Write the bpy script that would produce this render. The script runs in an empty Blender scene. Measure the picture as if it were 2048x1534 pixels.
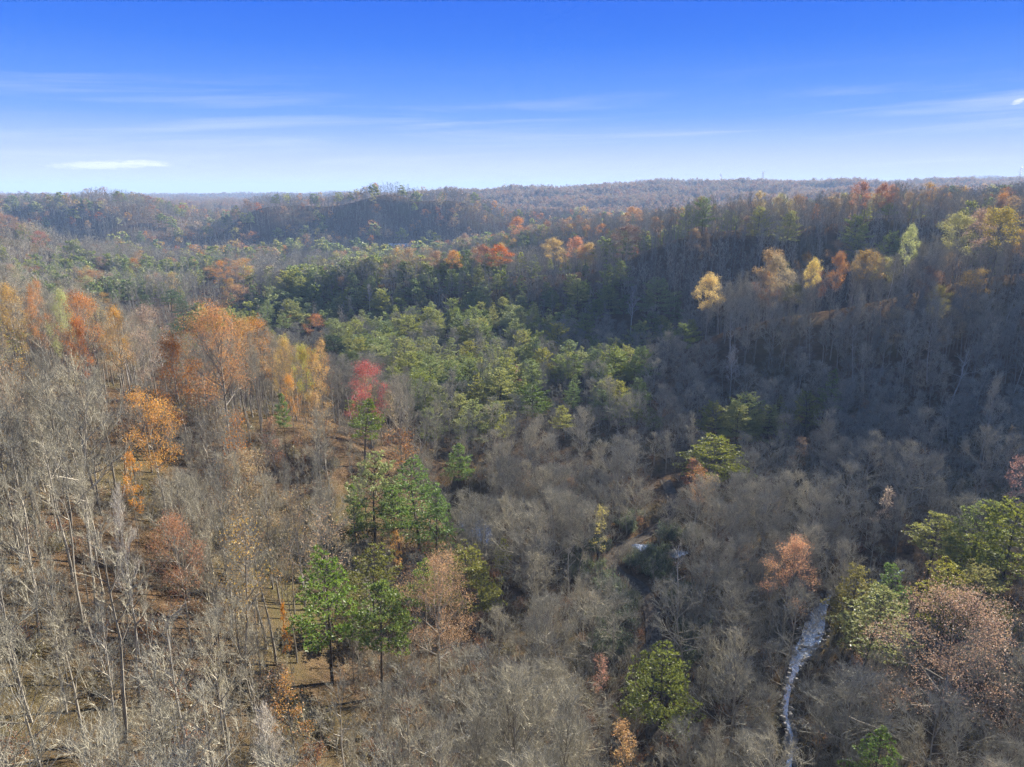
import bpy, math, random
import numpy as np
from mathutils import Vector, Matrix

scene = bpy.context.scene
# ---------------------------------------------------------------- camera, sky, sun, exposure
cam_data = bpy.data.cameras.new("camera")
cam = bpy.data.objects.new("camera", cam_data)
scene.collection.objects.link(cam)
cam.location = (0, 0, 70)
cam.rotation_euler = (math.radians(90) - math.atan(382 / 1409), 0, 0)
cam_data.sensor_width = 36
cam_data.lens = 24.77
cam_data.clip_start = 1
cam_data.clip_end = 60000
scene.camera = cam

SUN_AZ, SUN_EL = math.radians(37), math.radians(18.5)     # azimuth to the right of +Y
sun_dir = Vector((math.sin(SUN_AZ) * math.cos(SUN_EL), math.cos(SUN_AZ) * math.cos(SUN_EL), math.sin(SUN_EL)))

world = bpy.data.worlds.new("World")
scene.world = world
world.use_nodes = True
wn = world.node_tree; wn.nodes.clear()
def W(t, **k):
    n = wn.nodes.new(t)
    for a, b in k.items(): setattr(n, a, b)
    return n
def wl(a, b): wn.links.new(a, b)
sky = W('ShaderNodeTexSky', sky_type='NISHITA', sun_disc=False, sun_elevation=SUN_EL, sun_rotation=SUN_AZ,
        altitude=200, air_density=1.0, dust_density=0.3, ozone_density=4.0)
bg = W('ShaderNodeBackground'); bg.inputs['Strength'].default_value = 0.0505
out = W('ShaderNodeOutputWorld')
tc = W('ShaderNodeTexCoord')
sep = W('ShaderNodeSeparateXYZ'); wl(tc.outputs['Generated'], sep.inputs[0])
# clear-sky colour by elevation (deep blue overhead, milky at the horizon), same all the way round
ramp = W('ShaderNodeValToRGB'); wl(sep.outputs['Z'], ramp.inputs[0])
els = ramp.color_ramp.elements
SKYR = [(p, tuple(0.59 * v for v in c)) for p, c in (
        (0.0, (6.5, 6.45, 7.5)), (0.018, (5.9, 6.15, 7.6)), (0.04, (4.8, 5.55, 7.8)), (0.065, (3.2, 4.6, 7.9)), (0.095, (1.4, 3.2, 7.9)), (0.135, (0.7, 2.4, 7.9)),
        (0.18, (0.24, 1.7, 7.9)), (0.235, (0.06, 1.2, 7.5)), (0.5, (0.10, 1.15, 6.6)), (1.0, (0.15, 1.05, 5.6)))]
while len(els) < len(SKYR): els.new(0.5)
for e, (p, c) in zip(els, SKYR):
    e.position = p; e.color = (c[0], c[1], c[2], 1)
mixs = W('ShaderNodeMix', data_type='RGBA'); fz = W('ShaderNodeMapRange', interpolation_type='SMOOTHSTEP'); wl(sep.outputs['Z'], fz.inputs[0])
fz.inputs[1].default_value = 0.2; fz.inputs[2].default_value = 0.6; fz.inputs[3].default_value = 1.0; fz.inputs[4].default_value = 0.15  # upper sky, out of view, shifts to Nishita to raise the ambient fill
wl(fz.outputs[0], mixs.inputs[0])
wl(sky.outputs[0], mixs.inputs[6]); wl(ramp.outputs[0], mixs.inputs[7])
# thin cirrus streaks: noise stretched along the horizon, on direction
def math_node(op, a, b=None):
    n = W('ShaderNodeMath', operation=op)
    for i, v in enumerate((a, b)):
        if v is None: continue
        if isinstance(v, (int, float)): n.inputs[i].default_value = v
        else: wl(v, n.inputs[i])
    return n.outputs[0]
az = math_node('ARCTAN2', sep.outputs['X'], sep.outputs['Y'])
tilt = math_node('MULTIPLY', az, -0.035)
el2 = math_node('ADD', sep.outputs['Z'], tilt)
cmb = W('ShaderNodeCombineXYZ'); wl(math_node('MULTIPLY', az, 2.2), cmb.inputs[0]); wl(math_node('MULTIPLY', el2, 42), cmb.inputs[1])
cn = W('ShaderNodeTexNoise'); wl(cmb.outputs[0], cn.inputs['Vector'])
cn.inputs['Scale'].default_value = 1.0; cn.inputs['Detail'].default_value = 7; cn.inputs['Roughness'].default_value = 0.55; cn.inputs['Distortion'].default_value = 0.5
cr = W('ShaderNodeMapRange', interpolation_type='SMOOTHSTEP'); wl(cn.outputs['Fac'], cr.inputs[0])
cr.inputs[1].default_value = 0.46; cr.inputs[2].default_value = 0.78
band = W('ShaderNodeMapRange', interpolation_type='SMOOTHSTEP'); wl(sep.outputs['Z'], band.inputs[0])
band.inputs[1].default_value = 0.16; band.inputs[2].default_value = 0.08
cirrus = math_node('MULTIPLY', math_node('MULTIPLY', cr.outputs[0], band.outputs[0]), 0.6)
mixc = W('ShaderNodeMix', data_type='RGBA'); wl(cirrus, mixc.inputs[0]); wl(mixs.outputs[2], mixc.inputs[6])
mixc.inputs[7].default_value = (3.8, 4.2, 5.2, 1)
# two small lens-shaped clouds low in the sky
def lens_cloud(prev, a0, e0, wa, we, dens, slope=0.0):
    da = math_node('MULTIPLY', math_node('SUBTRACT', az, a0), 1 / wa)
    e_ = math_node('SUBTRACT', sep.outputs['Z'], e0)
    e_ = math_node('SUBTRACT', e_, math_node('MULTIPLY', math_node('SUBTRACT', az, a0), slope))
    de = math_node('MULTIPLY', e_, 1 / we)
    r2 = math_node('ADD', math_node('MULTIPLY', da, da), math_node('MULTIPLY', de, de))
    c2 = W('ShaderNodeCombineXYZ'); wl(math_node('MULTIPLY', az, 75), c2.inputs[0]); wl(math_node('MULTIPLY', sep.outputs['Z'], 520), c2.inputs[1])
    nz = W('ShaderNodeTexNoise'); wl(c2.outputs[0], nz.inputs['Vector']); nz.inputs['Scale'].default_value = 1.0; nz.inputs['Detail'].default_value = 8; nz.inputs['Roughness'].default_value = 0.68
    r3 = math_node('ADD', r2, math_node('MULTIPLY', math_node('SUBTRACT', nz.outputs['Fac'], 0.5), 2.8))
    mr = W('ShaderNodeMapRange', interpolation_type='SMOOTHSTEP'); wl(r3, mr.inputs[0])
    mr.inputs[1].default_value = 1.0; mr.inputs[2].default_value = -0.1; mr.inputs[4].default_value = dens
    m = W('ShaderNodeMix', data_type='RGBA'); wl(mr.outputs[0], m.inputs[0]); wl(prev, m.inputs[6]); m.inputs[7].default_value = (5.3, 5.4, 6.0, 1)
    return m.outputs[2]
c_ = lens_cloud(mixc.outputs[2], -0.505, 0.0315, 0.066, 0.0060, 0.85, 0.03)
c_ = lens_cloud(c_, -0.46, 0.0345, 0.034, 0.0045, 0.8, -0.05)
c_ = lens_cloud(c_, 0.592, 0.0965, 0.008, 0.0035, 0.7, 0.3)
wl(c_, bg.inputs['Color'])
wl(bg.outputs[0], out.inputs[0])

sd = bpy.data.lights.new("sun", 'SUN'); sd.energy = 5.0; sd.angle = math.radians(0.53); sd.color = (1.0, 0.93, 0.81)
sun = bpy.data.objects.new("sun", sd); scene.collection.objects.link(sun)
sun.rotation_euler = sun_dir.to_track_quat('Z', 'Y').to_euler()

vs = scene.view_settings
vs.view_transform = 'Standard'; vs.look = 'None'; vs.gamma = 1; vs.use_curve_mapping = False
vs.exposure = 2.0
cy = scene.cycles
cy.max_bounces = 5; cy.diffuse_bounces = 3; cy.glossy_bounces = 2; cy.transmission_bounces = 2; cy.volume_bounces = 0; cy.transparent_max_bounces = 4
cy.caustics_reflective = False; cy.caustics_refractive = False
cy.use_adaptive_sampling = True; cy.adaptive_threshold = 0.02
cy.use_denoising = True; cy.denoiser = 'OPENIMAGEDENOISE'; cy.denoising_input_passes = 'RGB_ALBEDO_NORMAL'; cy.denoising_prefilter = 'NONE'
cy.sample_clamp_indirect = 4.0
CTRL = [
    (-49, 115, 28.0), (-93, 128, 34.0), (-71, 120, 30.8), (-35, 128, 23.4), (-25, 138, 16.1),
    (-46, 63, 36.0), (-32, 37, 35.0), (-36, 57, 29.0), (-23, 50, 22.0), (-1, 66, 7.0),
    (35, 73, 0.0), (61, 69, 4.0), (-37, 90, 21.0), (-29, 116, 17.0), (-16, 89, 10.0),
    (-73, 98, 37.0), (-2, 99, 3.0), (-130, 70, 45.0), (-160, 130, 42.0), (-120, 20, 45.0),
    (-60, 5, 36.0), (0, 10, 20.0), (50, 20, 4.0), (110, 40, 10.0), (160, 90, 16.0),
    (0, -80, 20.0), (-100, -80, 45.0), (100, -80, 14.0), (-220, 200, 40.0), (-250, 80, 60.0),
    (-8, 136, 2.0), (24, 181, 2.0), (-5, 263, 2.0), (24, 102, 1.0), (46, 99, -0.5),
    (63, 120, -0.5), (84, 129, 0.0), (99, 124, 3.0), (49, 150, 1.5), (85, 165, 1.5),
    (125, 161, 3.0), (7, 125, 2.0), (-21, 178, 6.0), (30, 229, 2.0), (104, 205, 2.0),
    (144, 188, 4.0), (72, 229, 2.0), (55, 271, 2.0), (-29, 225, 5.0), (-5, 304, 3.0),
    (28, 308, 2.0), (191, 270, 39.9), (163, 268, 34.2), (133, 266, 27.0), (115, 266, 25.1),
    (101, 268, 22.6), (76, 270, 13.9), (55, 278, -0.8), (260, 270, 47.0), (240, 200, 22.0),
    (200, 160, 6.0), (330, 300, 60.0), (320, 220, 35.0), (113, 232, 14.0), (150, 238, 21.0),
    (176, 238, 22.0), (62, 312, 2.0), (105, 320, 7.0), (147, 325, 11.0), (186, 332, 20.0),
    (227, 340, 28.0), (258, 345, 34.0), (63, 400, 30.4), (88, 392, 42.2), (129, 395, 45.5),
    (185, 400, 48.7), (202, 402, 51.3), (242, 405, 53.5), (285, 408, 55.1), (60, 340, 8.0),
    (106, 345, 14.0), (158, 350, 18.0), (45, 415, 22.1), (22, 412, 21.2), (-7, 410, 19.3),
    (-35, 408, 17.5), (-64, 405, 17.4), (-92, 402, 14.6), (-114, 400, 9.6), (-81, 345, 2.0),
    (-41, 324, 2.0), (-117, 350, 3.0), (44, 350, 6.0), (-32, 362, 4.0), (-6, 358, 4.0),
    (25, 362, 6.0), (30, 545, 4.0), (-50, 560, 1.0), (-140, 600, 0.0), (-211, 560, 2.0),
    (89, 545, 16.0), (172, 560, 26.0), (273, 560, 36.0), (374, 560, 42.0), (112, 610, 36.2),
    (67, 620, 29.2), (7, 640, 23.3), (-29, 660, 12.5), (-60, 690, 4.2), (229, 700, 45.0),
    (382, 720, 55.3), (505, 720, 59.1), (76, 840, 10.0), (-15, 850, 2.0), (169, 850, 14.0),
    (-343, 854, -1.0), (-216, 952, 0.0), (-153, 980, 0.0), (-297, 915, -1.0), (-377, 900, 13.9),
    (-360, 960, 35.1), (-332, 1000, 47.0), (-285, 1030, 53.7), (-231, 1040, 57.1), (-175, 1050, 62.7),
    (-87, 1030, 58.4), (-44, 1000, 43.1), (-9, 950, 22.2), (-423, 1080, 20.0), (-351, 1150, 25.0),
    (-194, 1200, 25.0), (-103, 1150, 20.0), (-278, 910, 6.0), (-184, 930, 6.0), (-745, 1060, 43.2),
    (-718, 1075, 50.9), (-676, 1080, 55.9), (-604, 1070, 52.3), (-532, 1040, 40.6), (-473, 1000, 20.7),
    (-418, 950, -0.2), (-597, 850, 0.0), (-511, 860, -1.0), (-437, 900, -1.0), (-599, 930, 6.0),
    (-679, 920, 10.0), (-342, 760, -1.0), (-556, 1300, 6.0), (-653, 1500, 18.0), (-725, 1450, 20.0),
    (-581, 1000, 35.4), (-526, 960, 25.8), (-466, 930, 14.1), (-406, 900, 1.6), (-176, 965, 24.4),
    (-144, 925, 6.3), (-295, 940, 25.1), (-295, 915, 10.1), (-109, 960, 29.6), (-67, 930, 18.8),
    (-229, 1000, 42.1), (-606, 900, 4.0), (-674, 960, 14.0), (-554, 880, 0.0), (-248, 945, 10.0),
    (-251, 985, 26.0), (-94, 905, 2.0), (-345, 880, 2.0), (-249, 900, 4.0), (-123, 930, 8.0),
    (-42, 900, 6.0), (-396, 560, 35.5), (-368, 560, 21.8), (-330, 540, 9.6), (-283, 520, 2.5),
    (-243, 512, -1.8), (-325, 440, 12.0), (-271, 430, 8.0), (-486, 700, 6.0), (-404, 680, 2.0),
    (-520, 560, 50.0), (-420, 420, 28.0), (-330, 300, 30.0), (-282, 453, 3.0), (-170, 379, 3.0),
    (-194, 374, 4.0), (-129, 379, 3.0), (-102, 379, 3.0), (-136, 260, 4.0), (-193, 290, 8.0),
    (-91, 240, 5.0), (-61, 200, 9.0), (-92, 190, 17.0), (-133, 200, 28.0), (-170, 230, 26.0),
    (-956, 2000, 13.5), (-790, 2000, 18.8), (-638, 2000, 25.5), (-165, 1950, 58.4), (35, 1980, 62.5),
    (247, 2050, 68.2), (449, 2150, 78.9), (654, 2250, 84.6), (904, 2300, 80.8), (1140, 2300, 80.8),
    (1374, 2300, 86.8), (1571, 2250, 92.0), (68, 1250, 14.0), (204, 1250, 14.0), (360, 1050, 28.0),
    (559, 1000, 40.0), (145, 1600, 30.0), (-26, 1500, 30.0), (-374, 1600, 20.0), (-537, 2300, 22.0),
    (-301, 2400, 26.0), (-1009, 1700, 25.0), (-1250, 1800, 28.0), (549, 1600, 45.0), (1010, 1600, 55.0),
    (813, 1100, 48.0), (-2484, 5000, 25.2), (-2154, 5200, 34.4), (-1797, 5200, 34.4), (2869, 4500, 146.7),
    (3117, 4500, 134.9), (-79, 4800, 58.2), (1627, 5000, 91.3), (-1349, 3000, 28.0), (-52, 3000, 40.0),
    (1245, 3000, 50.0), (-1259, 2000, 40.0), (-2205, 2500, 38.0), (-3500, 3500, 45.0), (3500, 3000, 60.0),
    (-2500, 500, 45.0), (2500, 500, 60.0), (0, -2500, 45.0), (-2500, -2500, 45.0), (2500, -2500, 45.0),
    (-6000, 6500, 45.0), (6000, 6500, 60.0), (0, 7000, 45.0), (1200, 1200, 60.0), (1000, 500, 60.0),
    (700, 400, 58.0), (900, 100, 55.0), (-900, 900, 45.0), (-900, 300, 50.0), (-600, -300, 50.0),
    (600, -300, 40.0), (500, 150, 50.0), (-500, 100, 55.0),
]
CREEK = [(30.6, 64.3, -0.3), (35.1, 73.5, -0.3), (37.5, 78.9, -0.3), (38.9, 84.7, -0.3), (43.6, 93.5, -0.3), (48.9, 100.4, -0.3), (53.1, 107.5, -0.3), (57.7, 113.0, -0.3), (63.0, 117.1, -0.2), (69.3, 118.3, -0.2), (76.0, 122.2, 0.0), (85.2, 128.1, 0.0), (97.1, 132.6, 0.4), (111.4, 138.2, 1.0)]
TRACK = [(18.8, 76.7, 0.9), (21.5, 90.8, 0.8), (23.0, 99.7, 0.7), (24.1, 107.5, 0.7), (23.3, 113.9, 0.7), (20.3, 118.4, 0.8), (19.2, 122.5, 0.9), (22.3, 128.3, 1.0), (28.2, 133.5, 1.1), (33.0, 139.0, 1.2), (37.0, 149.9, 1.5), (37.7, 161.1, 1.7)]
POND = [(-11.1, 145.7, 1.0), (-8.0, 138.2, 1.0), (-4.0, 130.4, 1.0)]
POOLS = [(26.5, 127.9, 0.9), (32.8, 127.2, 0.8)]
# ---------------------------------------------------------------- terrain height
_cp = np.array(CTRL, float)
def _phi(d2): return np.sqrt(d2 + 22.0 ** 2)
def _fit():
    xy = _cp[:, :2]; z = _cp[:, 2]; n = len(z)
    d2 = ((xy[:, None] - xy[None]) ** 2).sum(-1)
    A = np.zeros((n + 1, n + 1)); A[:n, :n] = _phi(d2) - np.eye(n) * 1.5
    A[:n, n] = 1; A[n, :n] = 1
    return np.linalg.solve(A, np.append(z, 0))
_w = _fit()
def _hash(i, j, s):
    h = (i * 374761393 + j * 668265263 + s * 1442695041) & 0xffffffff
    h = ((h ^ (h >> 13)) * 1274126177) & 0xffffffff
    return ((h ^ (h >> 16)) & 0xffff) / 65535.0
def vnoise(x, y, s=0):
    i = np.floor(x).astype(np.int64); j = np.floor(y).astype(np.int64)
    fx = x - i; fy = y - j
    fx = fx * fx * (3 - 2 * fx); fy = fy * fy * (3 - 2 * fy)
    a = _hash(i, j, s); b = _hash(i + 1, j, s); c = _hash(i, j + 1, s); d = _hash(i + 1, j + 1, s)
    return (a * (1 - fx) + b * fx) * (1 - fy) + (c * (1 - fx) + d * fx) * fy - 0.5
def base_height(x, y):
    x = np.asarray(x, float); y = np.asarray(y, float); sh = x.shape
    x = x.ravel(); y = y.ravel(); out_ = np.empty(len(x))
    for k in range(0, len(x), 20000):
        d2 = (x[k:k + 20000, None] - _cp[None, :, 0]) ** 2 + (y[k:k + 20000, None] - _cp[None, :, 1]) ** 2
        out_[k:k + 20000] = _phi(d2) @ _w[:-1] + _w[-1]
    r = np.hypot(x, y)
    far = np.clip((r - 300) / 1500, 0, 1)
    n = vnoise(x / 45, y / 45, 1) * (1.2 + 8 * far) + vnoise(x / 17, y / 17, 2) * 0.8 + vnoise(x / 190, y / 190, 3) * 14 * far \
        + vnoise(x / 85, y / 85, 6) * 22 * np.clip((r - 600) / 500, 0, 1) * np.clip((out_ - 4) / 14, 0, 1) \
        + vnoise(x / 600, y / 600, 4) * 18 * np.clip((r - 2600) / 2000, 0, 1)
    return np.maximum(out_ + n, -8).reshape(sh)
def seg_dist(x, y, poly):
    """distance to a polyline of (x, y, z), and the z of the nearest point"""
    best = np.full(np.shape(x), 1e9); bz = np.zeros(np.shape(x))
    for a, b in zip(poly[:-1], poly[1:]):
        dx, dy = b[0] - a[0], b[1] - a[1]
        t = np.clip(((x - a[0]) * dx + (y - a[1]) * dy) / (dx * dx + dy * dy), 0, 1)
        d = np.hypot(x - a[0] - t * dx, y - a[1] - t * dy); m = d < best
        best = np.where(m, d, best); bz = np.where(m, a[2] + t * (b[2] - a[2]), bz)
    return best, bz
def height(x, y):
    x = np.asarray(x, float); y = np.asarray(y, float)
    z = base_height(x, y)
    for poly, half, depth, soft in ((CREEK, 2.2, 1.0, 7.0), (TRACK, 2.2, 0.0, 5.0), (POND, 5.0, 0.8, 6.0)):
        d, bz = seg_dist(x, y, poly)
        k = np.clip((d - half) / soft, 0, 1); k = k * k * (3 - 2 * k)
        z = np.where(d < half + soft, (bz - depth) * (1 - k) + z * k, z)
    return z
def h1(x, y): return float(height(np.array([x]), np.array([y]))[0])
# ---------------------------------------------------------------- helpers and materials
def mat(name):
    m = bpy.data.materials.new(name); m.use_nodes = True; m.node_tree.nodes.clear(); return m
class NB:
    def __init__(s, m): s.t = m.node_tree
    def n(s, ty, ins=None, **k):
        nd = s.t.nodes.new(ty)
        for a, b in k.items(): setattr(nd, a, b)
        for a, b in (ins or {}).items(): s.set(nd.inputs[a], b)
        return nd
    def set(s, sock, v):
        if isinstance(v, bpy.types.NodeSocket): s.t.links.new(v, sock)
        else: sock.default_value = v
    def math(s, op, a, b=0.0):
        return s.n('ShaderNodeMath', {0: a, 1: b}, operation=op).outputs[0]
    def mix(s, f, a, b, blend='MIX'):
        return s.n('ShaderNodeMix', {0: f, 6: a, 7: b}, data_type='RGBA', blend_type=blend).outputs[2]
    def rng(s, v, a, b, c, d):
        return s.n('ShaderNodeMapRange', {0: v, 1: a, 2: b, 3: c, 4: d}).outputs[0]
    def noise(s, vec, sc, det=4, rough=0.55):
        return s.n('ShaderNodeTexNoise', {'Vector': vec, 'Scale': sc, 'Detail': det, 'Roughness': rough}).outputs['Fac']
    def out(s, sh): s.set(s.n('ShaderNodeOutputMaterial').inputs[0], sh)

def leaf_material(name, transl, island, hue):
    """leaf or needle colour from the object's own colour, varied per plant and per leaf"""
    m = mat(name); b = NB(m)
    oi = b.n('ShaderNodeObjectInfo'); ge = b.n('ShaderNodeNewGeometry')
    hs = b.n('ShaderNodeHueSaturation', {'Hue': b.math('ADD', b.rng(oi.outputs['Random'], 0, 1, 0.5 - hue, 0.5 + hue), b.math('MULTIPLY', b.math('SUBTRACT', b.math('FRACT', b.math('MULTIPLY', ge.outputs['Random Per Island'], 17.3)), 0.5), hue * 2.2)), 'Saturation': b.rng(oi.outputs['Random'], 0, 1, 1.1, 0.8),
             'Value': b.rng(ge.outputs['Random Per Island'], 0, 1, 1 - island, 1 + island), 'Color': oi.outputs['Color']})
    d = b.n('ShaderNodeBsdfDiffuse', {'Color': hs.outputs[0]}); t = b.n('ShaderNodeBsdfTranslucent', {'Color': hs.outputs[0]})
    g = b.n('ShaderNodeBsdfGlossy', {'Color': (1, 1, 1, 1), 'Roughness': 0.45})
    mx = b.n('ShaderNodeMixShader', {0: transl, 1: d.outputs[0], 2: t.outputs[0]})
    mx2 = b.n('ShaderNodeMixShader', {0: 0.025, 1: mx.outputs[0], 2: g.outputs[0]})
    b.out(mx2.outputs[0]); return m
M_LEAF = leaf_material("autumn_leaves", 0.40, 0.35, 0.015)
M_NEEDLE = leaf_material("pine_needles", 0.40, 0.35, 0.012)

def bark_material(name, c0, c1, sc):
    m = mat(name); b = NB(m)
    oi = b.n('ShaderNodeObjectInfo'); tcd = b.n('ShaderNodeTexCoord')
    mp = b.n('ShaderNodeMapping', {'Vector': tcd.outputs['Object'], 'Scale': (1, 1, 0.25)})
    col = b.mix(b.rng(b.noise(mp.outputs[0], sc), 0.3, 0.7, 0, 1), c0 + (1,), c1 + (1,))
    col = b.n('ShaderNodeHueSaturation', {'Value': b.rng(oi.outputs['Random'], 0, 1, 0.7, 1.3), 'Color': col}).outputs[0]
    b.out(b.n('ShaderNodeBsdfDiffuse', {'Color': col}).outputs[0]); return m
M_BARK = bark_material("grey_bark", (0.17, 0.15, 0.12), (0.33, 0.30, 0.245), 2.2)
M_PALE = bark_material("pale_bark", (0.28, 0.26, 0.235), (0.45, 0.43, 0.40), 2.0)
M_DARKBARK = bark_material("dark_bark", (0.06, 0.05, 0.042), (0.12, 0.10, 0.085), 2.2)

def twig_material(name, c):
    m = mat(name); b = NB(m)
    oi = b.n('ShaderNodeObjectInfo'); ge = b.n('ShaderNodeNewGeometry')
    col = b.mix(oi.outputs['Random'], tuple(v * k for v, k in zip(c, (0.58, 0.60, 0.65))) + (1,), tuple(v * k for v, k in zip(c, (1.22, 1.18, 1.1))) + (1,))
    col = b.n('ShaderNodeHueSaturation', {'Value': b.rng(ge.outputs['Random Per Island'], 0, 1, 0.6, 1.4), 'Color': col}).outputs[0]
    b.out(b.n('ShaderNodeBsdfDiffuse', {'Color': col}).outputs[0]); return m
M_TWIG = twig_material("bare_twigs", (0.345, 0.326, 0.26))
M_TWIGF_SHADED = twig_material("self_shaded_far_twigs", (0.25, 0.245, 0.195))  # darker than the near twigs: self-shadowing of dense far crowns put into the colour
M_TWIGP = twig_material("pale_twigs", (0.48, 0.45, 0.40))

def ground_material():
    m = mat("leaf_litter"); b = NB(m)
    g = b.n('ShaderNodeNewGeometry').outputs['Position']
    n1 = b.noise(g, 0.03, 5); n2 = b.noise(g, 0.5, 6, 0.7); n3 = b.noise(g, 5.0, 8, 0.8)
    col = b.mix(b.rng(n2, 0.35, 0.65, 0, 1), (0.06, 0.043, 0.028, 1), (0.165, 0.11, 0.066, 1))
    col = b.mix(b.rng(n1, 0.48, 0.68, 0, 0.8), col, (0.115, 0.105, 0.05, 1))
    col = b.mix(b.rng(n3, 0.3, 0.7, 0, 1), b.mix(1.0, col, (0.55, 0.55, 0.55, 1), 'MULTIPLY'), b.mix(1.0, col, (1.35, 1.3, 1.2, 1), 'MULTIPLY'))
    bp = b.n('ShaderNodeBump', {'Height': n3, 'Strength': 1.0, 'Distance': 0.35})
    b.out(b.n('ShaderNodeBsdfDiffuse', {'Color': col, 'Normal': bp.outputs[0]}).outputs[0]); return m
M_GROUND = ground_material()
def dirt_material():
    m = mat("dirt_track"); b = NB(m)
    g = b.n('ShaderNodeNewGeometry').outputs['Position']
    col = b.mix(b.rng(b.noise(g, 1.2, 6, 0.7), 0.35, 0.65, 0, 1), (0.055, 0.045, 0.036, 1), (0.125, 0.105, 0.082, 1))
    bp = b.n('ShaderNodeBump', {'Height': b.noise(g, 3, 4), 'Strength': 0.6, 'Distance': 0.15})
    b.out(b.n('ShaderNodeBsdfDiffuse', {'Color': col, 'Normal': bp.outputs[0]}).outputs[0]); return m
M_DIRT = dirt_material()
def water_material():
    m = mat("creek_water"); b = NB(m)
    g = b.n('ShaderNodeNewGeometry').outputs['Position']
    bp = b.n('ShaderNodeBump', {'Height': b.noise(g, 2.5, 3), 'Strength': 0.5, 'Distance': 0.14})
    mp = b.n('ShaderNodeMapping', {'Vector': g, 'Scale': (1.6, 0.7, 1)})
    rif_sparkle = b.rng(b.noise(mp.outputs[0], 1.1, 6, 0.7), 0.46, 0.70, 0, 1)  # whitish riffle foam; the water's sparkle is painted into the diffuse colour too
    d = b.n('ShaderNodeBsdfDiffuse', {'Color': b.mix(rif_sparkle, (0.05, 0.055, 0.05, 1), (0.62, 0.66, 0.70, 1))})
    gl = b.n('ShaderNodeBsdfGlossy', {'Color': (1, 1, 1, 1), 'Roughness': 0.05, 'Normal': bp.outputs[0]})
    b.out(b.n('ShaderNodeMixShader', {0: b.math('SUBTRACT', 0.55, b.math('MULTIPLY', rif_sparkle, 0.2)), 1: d.outputs[0], 2: gl.outputs[0]}).outputs[0]); return m
M_STONE = None
M_WATER = water_material()
def plain(name, c, rough=0.6, metal=0.0):
    m = mat(name); b = NB(m)
    g = b.n('ShaderNodeNewGeometry').outputs['Position']
    col = b.mix(b.rng(b.noise(g, 0.6, 4), 0.3, 0.7, 0, 1), tuple(v * 0.8 for v in c) + (1,), tuple(min(1, v * 1.1) for v in c) + (1,))
    b.out(b.n('ShaderNodeBsdfPrincipled', {'Base Color': col, 'Roughness': rough, 'Metallic': metal}).outputs[0]); return m

class Buf:
    """collects tubes, ribbons and leaf faces; build() links them as one mesh"""
    def __init__(s): s.v = []; s.f = []; s.q = []
    def tube(s, pts, rad, sides=4, cap=True):
        base = len(s.v); n = len(pts)
        for i, p in enumerate(pts):
            t = (pts[min(i + 1, n - 1)] - pts[max(i - 1, 0)]).normalized()
            a = t.orthogonal().normalized(); b = t.cross(a)
            for k in range(sides):
                an = 2 * math.pi * k / sides
                s.v.append(p + (a * math.cos(an) + b * math.sin(an)) * rad[i])
        for i in range(n - 1):
            for k in range(sides):
                k2 = (k + 1) % sides
                s.f.append((base + i * sides + k, base + i * sides + k2, base + (i + 1) * sides + k2, base + (i + 1) * sides + k))
        if cap: s.f.append(tuple(base + (n - 1) * sides + k for k in range(sides)))
    def blade(s, p0, p1, w, rng):
        """thin three-sided spike from p0 to p1: 3 triangles"""
        d = p1 - p0; a = d.orthogonal().normalized(); b = d.cross(a).normalized()
        an = rng.random() * 6.28; i = len(s.v)
        for k in range(3):
            x = an + k * 2.094
            s.v.append(p0 + (a * math.cos(x) + b * math.sin(x)) * w * 0.5)
        s.v.append(p1)
        s.f += [(i, i + 1, i + 3), (i + 1, i + 2, i + 3), (i + 2, i, i + 3)]
    def leaf(s, p, size, rng, up=0.3, asp=0.62):
        n = Vector((rng.gauss(0, 1), rng.gauss(0, 1), rng.gauss(0, 1) + up)).normalized()
        a = n.orthogonal().normalized(); b = n.cross(a); an = rng.random() * 6.28
        u = a * math.cos(an) + b * math.sin(an); v = n.cross(u)
        i = len(s.v); w = size * asp
        s.v += [p - u * size * .5, p + v * w * .5 - n * size * .08, p + u * size * .5, p - v * w * .5 - n * size * .08]
        s.f.append((i, i + 1, i + 2, i + 3))
    def mesh(s, name, m):
        me = bpy.data.meshes.new(name); me.from_pydata([tuple(v) for v in s.v], [], s.f); me.materials.append(m); me.update(); return me

def link(o, coll=None): (coll or scene.collection).objects.link(o); return o
def obj(name, me, parent=None, coll=None):
    o = bpy.data.objects.new(name, me); link(o, coll)
    if parent: o.parent = parent
    return o
def tag(o, label=None, cat=None, group=None, kind=None):
    for k, v in (('label', label), ('category', cat), ('group', group), ('kind', kind)):
        if v: o[k] = v
    return o
# ---------------------------------------------------------------- tree builders: each returns (trunk mesh, crown mesh)
UP = Vector((0, 0, 1))
def curve(p, d, L, n, up, wob, rng):
    pts = [p.copy()]; d = d.normalized()
    for i in range(n):
        d = (d + UP * up / n + Vector((rng.gauss(0, wob), rng.gauss(0, wob), rng.gauss(0, wob)))).normalized()
        p = p + d * (L / n); pts.append(p.copy())
    return pts
def along(pts, t):
    x = t * (len(pts) - 1); i = min(int(x), len(pts) - 2); f = x - i
    return pts[i].lerp(pts[i + 1], f), (pts[i + 1] - pts[i]).normalized()
def side(d, rng, ang):
    a = d.orthogonal().normalized(); b = d.cross(a); x = rng.random() * 6.283
    return (d * math.cos(ang) + (a * math.cos(x) + b * math.sin(x)) * math.sin(ang)).normalized()

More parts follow.
